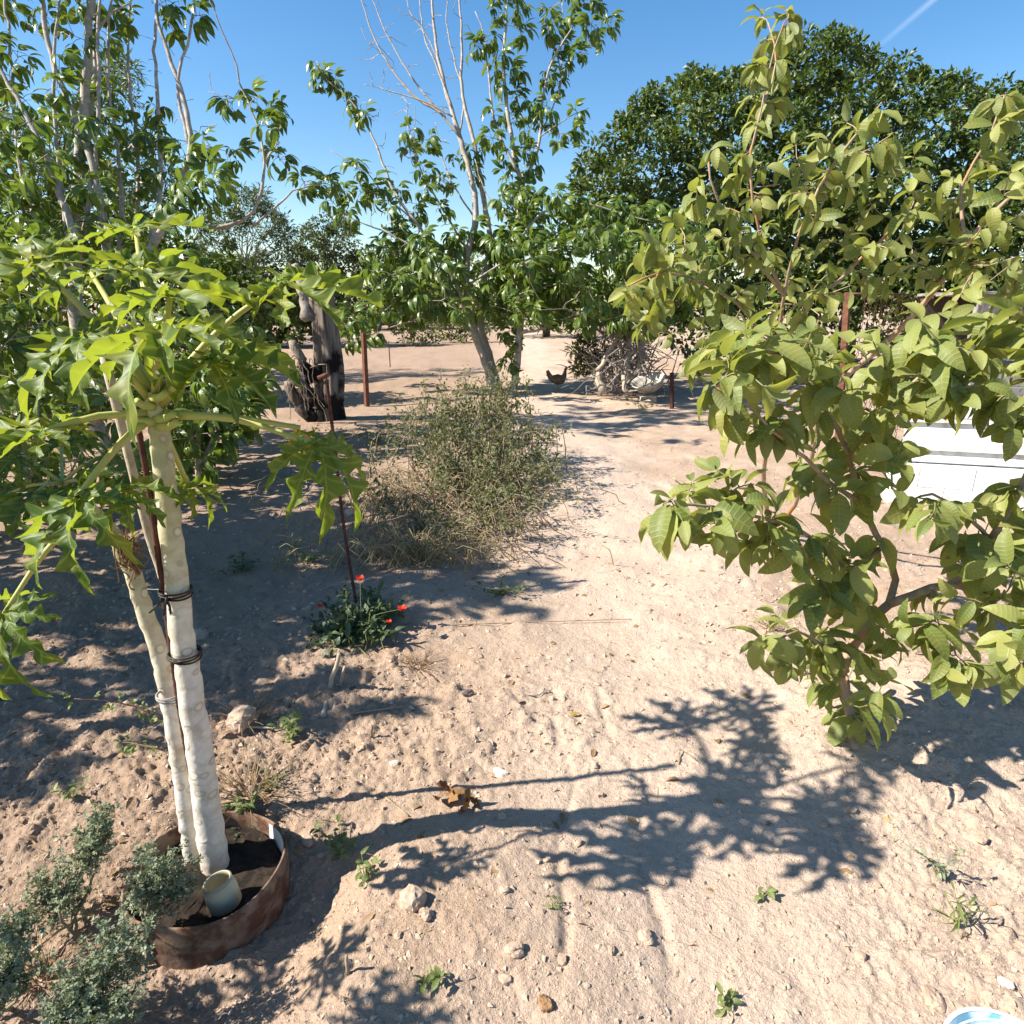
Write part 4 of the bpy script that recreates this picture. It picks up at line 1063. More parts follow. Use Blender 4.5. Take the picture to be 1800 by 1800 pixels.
ga.limb(pl([(1562, 1062, 2.28), (1574, 1020, 2.30), (1552, 960, 2.28), (1515, 890, 2.25), (1492, 800, 2.2), (1450, 720, 2.1), (1400, 650, 2.0), (1320, 605, 1.9)]), 0.0133, 0.0050, GB, step=0.05, jit=0.003)
ga.limb(pl([(1552, 960, 2.28), (1500, 1000, 2.2), (1440, 955, 2.1), (1380, 920, 2.02), (1290, 900, 1.94), (1220, 885, 1.88), (1170, 890, 1.86)]), 0.0086, 0.0036, GB, step=0.05, jit=0.003)
ga.limb(pl([(1490, 1180, 2.36), (1450, 1140, 2.28), (1400, 1110, 2.2), (1360, 1130, 2.15)]), 0.0078, 0.0036, GB, step=0.05, jit=0.003)
ga.limb(pl([(1490, 1210, 2.38), (1485, 1190, 2.25), (1490, 1200, 2.12), (1500, 1240, 2.05)]), 0.0078, 0.0036, GB, step=0.05, jit=0.003)
ga.limb(pl([(1650, 1030, 2.2), (1700, 1035, 2.1), (1740, 1060, 2.0), (1790, 1090, 1.92)]), 0.0086, 0.0036, GB, step=0.05, jit=0.003)
ga.limb(pl([(1640, 1034, 2.22), (1640, 1070, 2.15), (1660, 1110, 2.1), (1680, 1150, 2.06)]), 0.0070, 0.0029, GB, step=0.05, jit=0.003)
ga.limb(pl([(1492, 800, 2.2), (1540, 740, 2.1), (1600, 680, 2.05), (1660, 620, 2.0)]), 0.0086, 0.0043, GB, step=0.05, jit=0.003)
ga.limb(pl([(1740, 950, 2.12), (1690, 900, 2.05), (1640, 870, 2.0), (1600, 880, 2.0)]), 0.0070, 0.0029, GB, step=0.05, jit=0.003)
ga.limb(pl([(1515, 890, 2.25), (1460, 850, 2.15), (1400, 790, 2.0), (1320, 720, 1.9), (1260, 680, 1.85)]), 0.0086, 0.0036, GB, step=0.05, jit=0.003)
tw = ga.grow(tip_points(ga, [[(1120, 905), (1180, 845), (1260, 815), (1330, 850), (1400, 880), (1400, 960), (1310, 960), (1230, 930), (1150, 950)]], 36, 0.03, ga.rg), 0.005, 0.002, upw=0.2)
tw += ga.grow(tip_points(ga, [[(1330, 1060), (1440, 1020), (1540, 1050), (1570, 1120), (1560, 1240), (1500, 1290), (1440, 1230), (1340, 1150)], [(1400, 930), (1500, 920), (1560, 980), (1500, 1040), (1400, 1010)]], 35, 0.035, ga.rg), 0.005, 0.002, upw=0.2)
tw += ga.grow(tip_points(ga, [[(1600, 900), (1680, 850), (1800, 860), (1860, 900), (1860, 1200), (1760, 1160), (1650, 1180), (1590, 1120), (1610, 1050), (1680, 990)]], 37, 0.04, ga.rg), 0.005, 0.002, upw=0.2)
tw += ga.grow(tip_points(ga, [[(1200, 610), (1330, 570), (1440, 580), (1470, 660), (1590, 720), (1600, 790), (1520, 900), (1430, 870), (1360, 790), (1290, 740), (1220, 690)]], 35, 0.05, ga.rg), 0.005, 0.002, upw=0.2)
tw += ga.grow(tip_points(ga, [[(1600, 560), (1800, 540), (1860, 560), (1860, 740), (1780, 770), (1720, 700), (1610, 720)]], 38, 0.05, ga.rg), 0.005, 0.002, upw=0.2)
tw += ga.grow(tip_points(ga, [[(1430, 610), (1520, 600), (1600, 590), (1700, 640), (1690, 710), (1560, 700), (1470, 680)]], 40, 0.05, ga.rg), 0.005, 0.002, upw=0.2)
ga.finish_twigs(M['stem_green'])
leaves(ga.root, GUAVA, *pair_leaves(tw, ga.rg, 3, 0.75, (0.078, 0.145), 0.55), M['guava'], 300, rg=ga.rg)

gv = Tree('guava_tree', G(1355, 942), 'taller guava behind, its slim stems rising to a shoot at the picture top', 'tree', 'guava trees', 32)
gv.limb(np.concatenate([[gv.base], pl([(1343, 860, 4.2), (1346, 770, 3.8), (1365, 640, 3.4), (1378, 520, 3.1), (1395, 445, 2.95), (1415, 385, 2.85), (1440, 330, 2.8), (1470, 285, 2.75)])]), 0.0187, 0.0043, GB, 'trunk', step=0.08, jit=0.003)
gv.limb(np.concatenate([[gv.base + (0.08, 0.05, 0)], pl([(1420, 830, 4.1), (1440, 700, 3.6), (1425, 600, 3.3), (1412, 541, 3.1), (1425, 517, 3.05), (1467, 500, 3.0), (1508, 462, 2.95), (1546, 425, 2.9), (1600, 370, 2.85)])]), 0.0172, 0.0058, GB, step=0.08, jit=0.003)
gv.limb(pl([(1440, 700, 3.6), (1560, 600, 3.2), (1654, 500, 2.9), (1700, 433, 2.8), (1737, 383, 2.75), (1800, 325, 2.7), (1850, 290, 2.7)]), 0.0156, 0.0058, GB, step=0.08, jit=0.003)
gv.limb(pl([(1378, 520, 3.1), (1345, 440, 2.95), (1325, 350, 2.85), (1318, 268, 2.8), (1338, 187, 2.75), (1352, 125, 2.72), (1378, 40, 2.7)]), 0.0078, 0.0022, GB, step=0.08, jit=0.003)
gv.limb(pl([(1318, 268, 2.8), (1345, 180, 2.82), (1365, 110, 2.85), (1350, 40, 2.85)]), 0.0055, 0.0029, GB, step=0.08, jit=0.003)
gv.limb(pl([(1365, 640, 3.4), (1320, 560, 3.0), (1240, 500, 2.7), (1160, 480, 2.5), (1110, 500, 2.45)]), 0.0101, 0.0036, GB, step=0.08, jit=0.003)
gv.limb(pl([(1378, 520, 3.1), (1310, 430, 2.9), (1260, 350, 2.75), (1245, 280, 2.7)]), 0.0086, 0.0036, GB, step=0.08, jit=0.003)
gv.limb(pl([(1440, 330, 2.8), (1500, 240, 2.7), (1550, 180, 2.65)]), 0.0070, 0.0036, GB, step=0.08, jit=0.003)
gv.limb(pl([(1700, 433, 2.8), (1690, 330, 2.8), (1740, 240, 2.75), (1765, 170, 2.7)]), 0.0078, 0.0036, GB, step=0.08, jit=0.003)
tw = gv.grow(tip_points(gv, [[(1085, 440), (1180, 380), (1240, 300), (1250, 250), (1340, 290), (1420, 230), (1560, 160), (1600, 240), (1620, 330), (1700, 290), (1860, 270), (1860, 560), (1720, 560), (1640, 520), (1580, 510), (1470, 510), (1440, 600), (1330, 620), (1210, 620), (1120, 580)]], 36, 0.05, gv.rg), 0.006, 0.002, upw=0.3)
tw += gv.grow(tip_points(gv, [[(1320, 25), (1400, 5), (1410, 70), (1385, 130), (1325, 115)], [(1735, 150), (1800, 140), (1800, 220), (1745, 230)], [(1320, 130), (1380, 140), (1370, 230), (1300, 230)]], 36, 0.015, gv.rg), 0.005, 0.002, upw=0.2)
gv.finish_twigs(GB)
leaves(gv.root, GUAVA, *pair_leaves(tw, gv.rg, 3, 0.7, (0.07, 0.125), 0.5), M['guava'], 300, rg=gv.rg)

# ================================================================== weedy thicket in the middle
def thicket():
    rg = np.random.default_rng(61)
    b = G(820, 905)
    root = thing('thicket_bush', b, 'tangled olive thicket of thin stems in front of the two pale trees', 'bush')
    poly = [(655, 960), (590, 930), (630, 870), (680, 800), (695, 760), (735, 725), (790, 695), (850, 670), (920, 680), (960, 740), (985, 810), (975, 860), (940, 900), (900, 945), (850, 985), (760, 1000)]
    st, lf = Geo(), []
    for (x, y) in darts(poly, 17, rg, 10):
        # depth: higher up the picture means further back
        t = 6.9 - 2.6 * np.clip((y - 650) / 350, 0, 1) + rg.normal(0, 0.30)
        q = P(x, y, t)
        if q[2] < float(H(q[0], q[1])) + 0.02: q[2] = float(H(q[0], q[1])) + 0.05 + 0.1 * rg.random()
        fx, fy = q[0] * 0.72 + 0.28 * b[0] + rg.normal(0, 0.22), q[1] * 0.72 + 0.28 * (b[1] + 0.6) + rg.normal(0, 0.22)
        f = np.array([fx, fy, float(H(fx, fy)) - 0.02])
        h = q[2] - f[2]
        m_ = f + (q - f) * 0.45 + np.array([rg.normal(0, 0.08), rg.normal(0, 0.08), 0.38 * h + 0.08])
        L = smooth_line([f, m_, q, q + nrm(q - m_) * rg.uniform(0.05, 0.22) + rg.normal(0, 0.05, 3) - UP * 0.03], 0.10, 0.008, rg)
        tube(st, L, 0.005, 0.0018, 4, False, rg.random())
        if rg.random() < (0.62 if x < 730 else 0.12) + 0.45 * np.clip((y - 830) / 120, 0, 1) or (vnoise(x * 0.02, y * 0.02, 5) < 0.36 and rg.random() < 0.8): continue
        for _ in range(int(rg.integers(2, 6))):
            k = int(len(L) * rg.uniform(0.3, 0.95)); d = nrm(rg.normal(0, 1, 3) + (0, 0, 0.6)) * rg.uniform(0.1, 0.3)
            S = smooth_line([L[k], L[k] + d * 0.6 + (0, 0, 0.02), L[k] + d], 0.06, 0.006, rg); tube(st, S, 0.0028, 0.001, 3, False, rg.random())
            lf.append(S)
        lf.append(L[len(L) // 3:])
    o = st.obj('stems', M['twig'], root); o['kind'] = 'stuff'
    pos, dr = [], []
    for S in lf:
        for p in S:
            for _ in range(5):
                pos.append(p + rg.normal(0, 0.022, 3)); dr.append(nrm(rg.normal(0, 1, 3) + (0, 0, 0.3)))
    pos, dr = np.array(pos), np.array(dr); n = len(pos)
    tpl = [leaf_tpl(2, 2, 0.34, 0.3, 0.2, 0, (1, .7), 0, 0), leaf_tpl(2, 2, 0.5, 0.3, 0.3, 0, (1, .7), 0, 0)]
    g = Geo(); bake(g, tpl, pos, frames(dr, nrm(rg.normal(0, 0.5, (n, 3)) + UP)), rg.uniform(0.024, 0.052, n), rg.integers(0, 2, n), np.clip(rg.beta(1.2, 1.6, n), 0, .99))
    o = g.obj('foliage', M['thicket'], root); o['kind'] = 'stuff'
thicket()
def sprigs():
    rg = np.random.default_rng(62); b = G(840, 800); root = thing('tall_weed_clump', b, 'taller leafy sprigs standing out of the thicket against the trunks', 'weed')
    st = Geo(); pos, dr = [], []
    for k in range(46):
        x, y = rg.normal(840, 58), rg.uniform(640, 760); t = rg.uniform(5.6, 6.6); q = P(x, y, t); f = np.array([q[0] + rg.normal(0, .12), q[1] + rg.normal(0, .12), 0]); f[2] = float(H(f[0], f[1]))
        L = smooth_line([f, (f + q) / 2 + rg.normal(0, .06, 3), q], 0.09, 0.008, rg); tube(st, L, 0.005, 0.0015, 4, False, rg.random())
        for p in L[len(L) // 3:]:
            for _ in range(5): pos.append(p + rg.normal(0, 0.025, 3)); dr.append(nrm(rg.normal(0, 1, 3) + (0, 0, .4)))
    st.obj('stems', M['twig'], root)['kind'] = 'stuff'
    pos, dr = np.array(pos), np.array(dr); n = len(pos); g = Geo()
    bake(g, [leaf_tpl(2, 2, 0.42, 0.3, 0.25, 0, (1, .7), 0, 0)], pos, frames(dr, nrm(rg.normal(0, .5, (n, 3)) + UP)), rg.uniform(0.03, 0.07, n), np.zeros(n, int), rg.random(n))
    g.obj('foliage', M['thicket'], root)['kind'] = 'stuff'
    root = thing('dry_stalk_clump', G(800, 940), 'pale dry stems arching out of the front of the thicket', 'dead plant'); st = Geo()
    for k in range(420):
        x, y = rg.normal(730, 95), rg.uniform(820, 1010); t = 6.9 - 2.6 * np.clip((y - 650) / 350, 0, 1) - 0.25; q = P(x, y, t); q[2] = max(q[2], float(H(q[0], q[1])) + 0.03)
        f = q + np.array([rg.normal(0, .3), rg.uniform(0, .3), 0]); f[2] = float(H(f[0], f[1])); tube(st, smooth_line([f, (f + q) / 2 + (0, 0, 0.16), q], 0.06, 0.01, rg), 0.0035, 0.0014, 4, False, rg.random() * .4)
    st.obj('stems', M['straw'], root)['kind'] = 'stuff'
sprigs()
def tuft(name, label, cat, px, py, n, h, spread, mat, seed, w=0.0022, group=None, lean=(0, 0)):
    rg = np.random.default_rng(seed); b = G(px, py); root = thing(name, b, label, cat, group); g = Geo()
    for _ in range(n):
        a = rg.random() * 6.28; r = spread * rg.random() ** 0.5
        s0 = b + np.array([math.cos(a) * r * 0.5, math.sin(a) * r * 0.5, 0]); s0[2] = float(HD(s0[0], s0[1])) - 0.005
        hh = h * rg.uniform(0.4, 1.1); e = s0 + np.array([math.cos(a) * r * 1.6 + lean[0] + rg.normal(0, .02), math.sin(a) * r * 1.6 + lean[1] + rg.normal(0, .02), hh])
        m_ = (s0 + e) / 2 + np.array([0, 0, 0.2 * hh]); L = smooth_line([s0, m_, e, e + (e - m_) * 0.35 * (1, 1, -0.3)], 0.03)
        tube(g, L, w, w * 0.35, 3, False, rg.random())
    o = g.obj('blades', mat, root); o['kind'] = 'stuff'
    return root
tuft('dry_grass_tuft', 'straw-coloured dry grass tuft at the front of the thicket', 'grass tuft', 735, 985, 150, 0.22, 0.20, M['straw'], 1)
tuft('dry_grass_tuft', 'reddish dry grass lying left of the thicket front', 'grass tuft', 690, 975, 90, 0.12, 0.22, M['dry_leaf'], 2)
tuft('dry_grass_tuft', 'tiny pale grass tuft under the guava branch', 'grass tuft', 1355, 1105, 40, 0.07, 0.05, M['straw'], 3)

def weed(name, label, px, py, h, n, size, mat, seed, cat='weed', spread=0.06, stems=4, w=0.45, smat='stem_green', group=None, lean=(0, 0)):
    rg = np.random.default_rng(seed); b = G(px, py); root = thing(name, b, label, cat, group)
    st = Geo(); pos, dr = [], []
    for k in range(stems):
        a = rg.random() * 6.28; r = spread * rg.uniform(0.3, 1.0)
        e = b + np.array([math.cos(a) * r + lean[0], math.sin(a) * r + lean[1], h * rg.uniform(0.6, 1.05)])
        L = smooth_line([b + (0, 0, -0.01), b + (e - b) * (0.35, 0.35, 0.55), e], 0.02, 0.002, rg); tube(st, L, max(0.0012, size * 0.05), 0.0008, 4, False)
        for j in range(max(1, n // stems)):
            i = int(len(L) * rg.uniform(0.15, 1)) if h > 0.03 else len(L) - 1
            i = min(i, len(L) - 1); pos.append(L[i]); aa = rg.random() * 6.28
            dr.append(nrm(np.array([math.cos(aa), math.sin(aa), rg.uniform(0.0, 0.9)])))
    st.obj('stem', M[smat], root)
    pos, dr = np.array(pos), np.array(dr); k = len(pos)
    tpl = [leaf_tpl(4, 2, w, 0.3, 0.3, 0, (0.9, .7), 0, 0.05), leaf_tpl(4, 2, w * 0.8, 0.4, 0.5, 0.1, (0.9, .7), 0, 0.05)]
    leaves(root, tpl, pos, dr, nrm(rg.normal(0, .3, (k, 3)) + UP), rg.uniform(size * 0.6, size * 1.2, k), mat, 0 if size * F / np.linalg.norm(b - CAM) < 12 else 60, rg=rg)
    return root
weed('leafy_weed', 'pale green upright weed between the papaya stem and the two cut canes', 515, 1300, 0.10, 70, 0.035, M['weed'], 1, stems=6)
weed('leafy_weed', 'sprawling weed with oval leaves at the edge of the hollow right of the ring', 600, 1500, 0.07, 55, 0.030, M['weed'], 2, spread=0.10, stems=7)
weed('leafy_weed', 'second oval-leaved weed nearer the front of the hollow', 640, 1545, 0.04, 30, 0.028, M['weed'], 3, spread=0.06, stems=5)
weed('leafy_weed', 'small pale weed in the shadow at the bottom of the picture', 762, 1730, 0.03, 22, 0.030, M['weed'], 4, spread=0.03)
weed('leafy_weed', 'tiny seedling right of the square stone', 975, 1590, 0.02, 12, 0.018, M['weed'], 5, spread=0.02)
weed('leafy_weed', 'small dark rosette at the tip of the papaya leaf shadow', 1340, 1578, 0.02, 12, 0.028, M['weed'], 6, spread=0.02)
weed('leafy_weed', 'two-leaved weed near the bottom edge left of the bucket', 1277, 1775, 0.04, 20, 0.030, M['weed'], 7, spread=0.04)
weed('grassy_weed', 'thin grassy weed right of the guava shadow', 1682, 1632, 0.10, 30, 0.06, M['weed'], 8, spread=0.05, w=0.1)
weed('leafy_weed', 'small green weed in the left shade behind the sage', 125, 1402, 0.05, 26, 0.03, M['weed'], 9, spread=0.04)
weed('leafy_weed', 'yellowing weed spilling over the back rim of the ring', 440, 1425, 0.08, 90, 0.025, M['weed'], 10, spread=0.08, stems=8)
weed('leafy_weed', 'low weed behind the ring on the pale earth', 480, 1385, 0.06, 60, 0.022, M['thicket'], 13, spread=0.09, stems=7)
weed('leafy_weed', 'green weed growing inside the ring beside the thick stem', 445, 1478, 0.07, 90, 0.017, M['poppy_leaf'], 11, spread=0.06, stems=8)
weed('leafy_weed', 'low grey-green weed in front of the thicket on the path edge', 880, 1045, 0.08, 120, 0.03, M['thicket'], 12, spread=0.25, stems=14)
weed('leafy_weed', 'bright green creeping weed left of the thicket in the shade', 545, 985, 0.10, 150, 0.035, M['weed'], 14, spread=0.35, stems=18)
weed('leafy_weed', 'dark creeping weed in the shade left of the red rod', 430, 1000, 0.05, 110, 0.04, M['poppy_leaf'], 15, spread=0.22, stems=12)
weed('leafy_weed', 'grey weeds behind the thicket below the stump', 660, 780, 0.25, 300, 0.05, M['thicket'], 16, spread=0.5, stems=24)
weed('leafy_weed', 'low weedy patch around the foot of the stump', 560, 790, 0.22, 240, 0.05, M['thicket'], 17, spread=0.5, stems=20)
weed('leafy_weed', 'sparse weed by the small dark post at the brush pile', 1130, 720, 0.10, 90, 0.06, M['thicket'], 18, spread=0.4, stems=10)
weed('yellow_flower_weed', 'thin grey-green weed carrying small yellow flowers near the guava', 1650, 1540, 0.10, 60, 0.022, M['sage'], 19, spread=0.10, stems=8)
for k, (x, y) in enumerate([(1560, 1440), (1668, 1475), (1757, 1490), (1695, 1522)]):
    rg = np.random.default_rng(70 + k); g0 = G(x + 12, y + 40); c = P(x, y, np.linalg.norm(g0 - CAM) * 0.80)
    r_ = thing('yellow_flower', g0, ['small yellow flower head in the guava shadow, leftmost of four', 'small yellow flower head between the first and the highest-right one', 'small yellow flower head nearest the right edge', 'single yellow flower, lowest of the four'][k], 'flower', 'yellow flowers')
    g = Geo(); tube(g, smooth_line([g0, (g0 + c) / 2 + (0.01, 0, 0.01), c], 0.02), 0.001, 0.0007, 4); g.obj('stem', M['stem_green'], r_)
    g = Geo()
    for j in range(12):
        V, q, uv = leaf_tpl(2, 2, 0.7, 0.2, 0.1, 0, (1, .7), 0, 0); V = V * 0.007
        off = rg.normal(0, 0.006, 3); d = nrm(rg.normal(0, 1, 3) + (0, 0, 0.8)); g.add(V @ frames(d[None], nrm(rg.normal(0, .3, 3) + UP)[None])[0].T + c + off, q, None, uv, rg.random())
    g.obj('petals', M['petal_yellow'], r_)['kind'] = 'stuff'

# poppies
def poppy():
    rg = np.random.default_rng(91); b = G(630, 1125); root = thing('poppy_plant', b, 'dark leafy poppy plant with red flowers beside the red rod', 'plant')
    pos, dr, st = [], [], Geo()
    for k in range(46):
        x, y = rg.normal(632, 42), rg.uniform(1030, 1155)
        q = P(x, y, 3.3 + rg.normal(0, 0.12)); f = b + np.array([rg.normal(0, .08), rg.normal(0, .08), 0])
        q[2] = max(q[2], float(HD(q[0], q[1])) + 0.03)
        L = smooth_line([f, (f + q) / 2 + (0, 0, 0.03), q], 0.03, 0.003, rg); tube(st, L, 0.0022, 0.001, 4, False)
        for p in L[len(L) // 3:]:
            for _ in range(3): pos.append(p + rg.normal(0, 0.01, 3)); dr.append(nrm(rg.normal(0, 1, 3) + (0, -0.1, 0.15)))
    st.obj('stem', M['stem_green'], root)
    pos, dr = np.array(pos), np.array(dr); n = len(pos)
    tpl = [leaf_tpl(4, 2, 0.34, 0.3, 0.4, 0, (.9, .7), 0.05, 0), leaf_tpl(4, 2, 0.45, 0.3, 0.3, 0.1, (.9, .7), 0.06, 0)]
    leaves(root, tpl, pos, dr, nrm(rg.normal(0, .4, (n, 3)) + UP), rg.uniform(0.03, 0.07, n), M['poppy_leaf'], 60, rg=rg)
    for (x, y, s) in ((633, 1017, 0.022), (603, 1075, 0.017), (563, 1065, 0.016), (707, 1070, 0.024), (684, 1093, 0.015)):
        c = P(x, y, 3.18); g = Geo(); f = b + np.array([rg.normal(0, .03), rg.normal(0, .03), 0.05])
        fl = Geo()
        for k in range(5):
            a = k * 1.2566; V, q, uv = leaf_tpl(4, 4, 1.1, -0.3, -0.35, 0, (0.7, .6), 0.03, 0); V = V * s
            d = nrm(np.array([math.cos(a), math.sin(a) - 0.2, 0.25])); fl.add(V @ frames(d[None], nrm(UP + np.array([-.2, -.5, 0]))[None])[0].T + c, q, None, uv, rg.random() * 0.3)
        o = fl.obj('flower', M['petal_red'], root)
        tube(g, smooth_line([f, (f + c) / 2 + (0, 0, 0.02), c], 0.03), 0.0016, 0.0012, 5); s_ = g.obj('flower_stalk', M['stem_green'], root)
poppy()

# grey-green feathery sage clumps at lower left
rgs = np.random.default_rng(3)
def feather():
    parts = []
    for k in range(7):
        V, q, uv = leaf_tpl(2, 2, rgs.uniform(0.42, 0.6), 0.3, 0.25, 0, (0.8, .7), 0, 0)
        parts.append((V * rgs.uniform(0.7, 1.1) @ rotx(rgs.uniform(0.0, 1.0)).T @ rotz(k * 0.9 + rgs.normal(0, .2)).T + (0, rgs.uniform(0, 0.5), 0), q, uv))
    return merge_tpl(parts)
FE = [feather()]
def sage(label, foot, cl, seed, n=22, size=0.0135):
    rg = np.random.default_rng(seed); root = thing('sage_bush', foot, label, 'bush', 'sage bushes')
    st = Geo(); pos, dr = [], []
    for (x, y, t, rpx) in cl:
        c = P(x, y, t); R = rpx * t / F
        c[2] = max(c[2], float(HD(c[0], c[1])) + R * 0.6)
        Lm = smooth_line([foot + (rg.normal(0, .015), rg.normal(0, .015), 0), foot + (c - foot) * (0.35, 0.35, 0.5) + rg.normal(0, .015, 3), c], 0.03, 0.003, rg); tube(st, Lm, 0.0045, 0.002, 6, False)
        for k in range(n):
            v = nrm(rg.normal(size=3) * (1, 1, 0.8)); e = c + v * R * rg.random() ** 0.4
            if e[2] < float(H(e[0], e[1])) + 0.01: continue
            s0 = Lm[int(len(Lm) * rg.uniform(0.45, 0.99))]
            S = smooth_line([s0, s0 + (e - s0) * (0.6, 0.6, 0.3) + rg.normal(0, .01, 3), e], 0.016, 0.002, rg); tube(st, S, 0.0014, 0.0007, 3, False)
            for p in S[len(S) // 3:]:
                for _ in range(3): pos.append(p + rg.normal(0, 0.008, 3)); dr.append(nrm(rg.normal(0, 1, 3) + (0, 0, .35)))
    st.obj('stems', M['stem_sage'], root)['kind'] = 'stuff'
    pos, dr = np.array(pos), np.array(dr); k = len(pos); g = Geo()
    bake(g, FE, pos, frames(dr, nrm(rg.normal(0, .6, (k, 3)) + UP)), rg.uniform(size * .5, size * 1.1, k), np.zeros(k, int), rg.random(k))
    g.obj('foliage', M['sage'], root)['kind'] = 'stuff'
sage('grey-green sage bush leaning over the front left of the ring', G(255, 1700), [(285, 1510, 1.66, 55), (250, 1560, 1.66, 38), (310, 1540, 1.70, 40)], 1)
sage('grey-green sage bush on the pale earth left of the ring', G(135, 1640), [(120, 1540, 1.75, 60), (90, 1580, 1.72, 50), (155, 1480, 1.85, 48), (170, 1440, 1.9, 35)], 2)
sage('dense grey-green sage bush at the bottom left of the picture', G(180, 1800), [(180, 1700, 1.42, 75), (120, 1740, 1.40, 65), (215, 1640, 1.48, 50), (200, 1775, 1.38, 60), (110, 1790, 1.36, 60)], 3)
sage('grey-green sage bush cut by the left edge at the bottom', G(5, 1790), [(15, 1690, 1.45, 60), (20, 1640, 1.5, 45), (-10, 1740, 1.42, 60)], 4)

# thorny reddish cane with small leaflets
def cane(label, pts, n, size, seed, mat, r0=0.0035):
    rg = np.random.default_rng(seed); L = smooth_line(pts, 0.02, 0.001, rg); root = thing('thorny_cane', L[0], label, 'cane')
    g = Geo(); tube(g, L, r0, r0 * 0.4, 6); 
    for k in range(40):
        i = rg.integers(0, len(L) - 1); d = nrm(rg.normal(size=3)); tube(g, np.array([L[i], L[i] + d * 0.006]), 0.0009, 0.0002, 3, False)
    g.obj('stem', M['clay_rust'], root)
    pos, dr = [], []
    for k in range(n):
        i = rg.integers(len(L) // 4, len(L)); d = nrm(rg.normal(size=3) + (0, 0, -0.2))
        for j in range(5):
            pos.append(L[i] + d * size * (0.6 + 0.5 * (j // 2))); dr.append(nrm(d + (rg.normal(0, .8, 3))))
    pos, dr = np.array(pos), np.array(dr); k = len(pos)
    leaves(root, [leaf_tpl(3, 2, 0.6, 0.3, 0.2, 0, (.9, .7), 0, 0)], pos, dr, nrm(rg.normal(0, .4, (k, 3)) + UP), rg.uniform(size * .6, size * 1.1, k), mat, 40, rg=rg)
cane('reddish thorny cane arching left from the papaya stems', pl([(312, 1300, 1.98), (290, 1272, 1.97), (240, 1243, 1.95), (190, 1232, 1.93), (130, 1228, 1.9)]), 20, 0.017, 1, M['weed'])
cane('lower thorny cane with yellow-green leaves left of the papaya stems', pl([(318, 1345, 2.0), (290, 1320, 2.0), (250, 1310, 2.0), (215, 1305, 2.0)]), 18, 0.017, 2, M['weed'])

# ================================================================== the ring, the jar, stakes and ties
POTC = np.array([-0.862, 1.455])
def ring():
    zc = 0.085; R = 0.206
    root = thing('steel_ring', (POTC[0], POTC[1], -0.12), 'rusty sheet-steel ring around the papaya stems', 'ring planter')
    rg = np.random.default_rng(9); n = 72; th = np.linspace(0, 2 * math.pi, n, endpoint=False)
    rr = R * (1 + 0.02 * np.sin(2 * th + 0.7) + 0.008 * np.sin(5 * th))
    prof = [(-0.005, -0.20), (0.0, -0.10), (0.004, -0.03), (0.003, 0.0), (-0.001, 0.003), (-0.0045, 0.0), (-0.004, -0.03), (-0.008, -0.10), (-0.013, -0.20)]
    V = []
    for (dr, dz) in prof:
        V.append(np.stack([POTC[0] + (rr + dr) * np.cos(th), POTC[1] + (rr + dr) * np.sin(th), zc + dz + 0.006 * np.sin(3 * th + 1)], -1))
    V = np.concatenate(V); m = len(prof); i = np.arange(m - 1)[:, None] * n; j = np.arange(n)[None]; j2 = (j + 1) % n
    g = Geo(); g.add(V, np.stack([i + j, i + j2, i + n + j2, i + n + j], -1).reshape(-1, 4)); g.obj('rim_wall', M['clay_rust'], root)
    g = Geo(); k = 40; a = np.linspace(0, 2 * math.pi, k, endpoint=False); rows = [0.0, 0.06, 0.12, 0.16, 0.192]
    V = [[POTC[0], POTC[1], 0.034]]
    for r in rows[1:]:
        V += [[POTC[0] + r * math.cos(x), POTC[1] + r * math.sin(x), 0.034 + rg.normal(0, 0.007)] for x in a]
    tr = [(0, 1 + q, 1 + (q + 1) % k) for q in range(k)]; qs = []
    for r in range(3): qs += [(1 + r * k + q, 1 + (r + 1) * k + q, 1 + (r + 1) * k + (q + 1) % k, 1 + r * k + (q + 1) % k) for q in range(k)]
    g.add(np.array(V), qs, tr); g.obj('planting_soil', M['potting'], root)
    g = Geo()                                     # whitewashed patch inside the far rim
    a = np.linspace(-0.1, 0.95, 14); V = []
    for dr_, z in ((-0.0065, 0.080), (-0.011, 0.015)):
        V += [[POTC[0] + (R * (1 + 0.02 * math.sin(2 * x + 0.7) + 0.008 * math.sin(5 * x)) + dr_) * math.cos(x), POTC[1] + (R * (1 + 0.02 * math.sin(2 * x + 0.7) + 0.008 * math.sin(5 * x)) + dr_) * math.sin(x), z + 0.006 * math.sin(3 * x + 1)] for x in a]
    g.add(np.array(V), [(q, q + 1, 15 + q, 14 + q) for q in range(13)]); g.obj('pale_lining', M['white_paint'], root)
ring()
mj, nt, b_, out_ = new_mat('old_glass')
b_.inputs['Base Color'].default_value = (0.56, 0.51, 0.36, 1); b_.inputs['Transmission Weight'].default_value = 0.35; b_.inputs['Roughness'].default_value = 0.5; b_.inputs['IOR'].default_value = 1.4
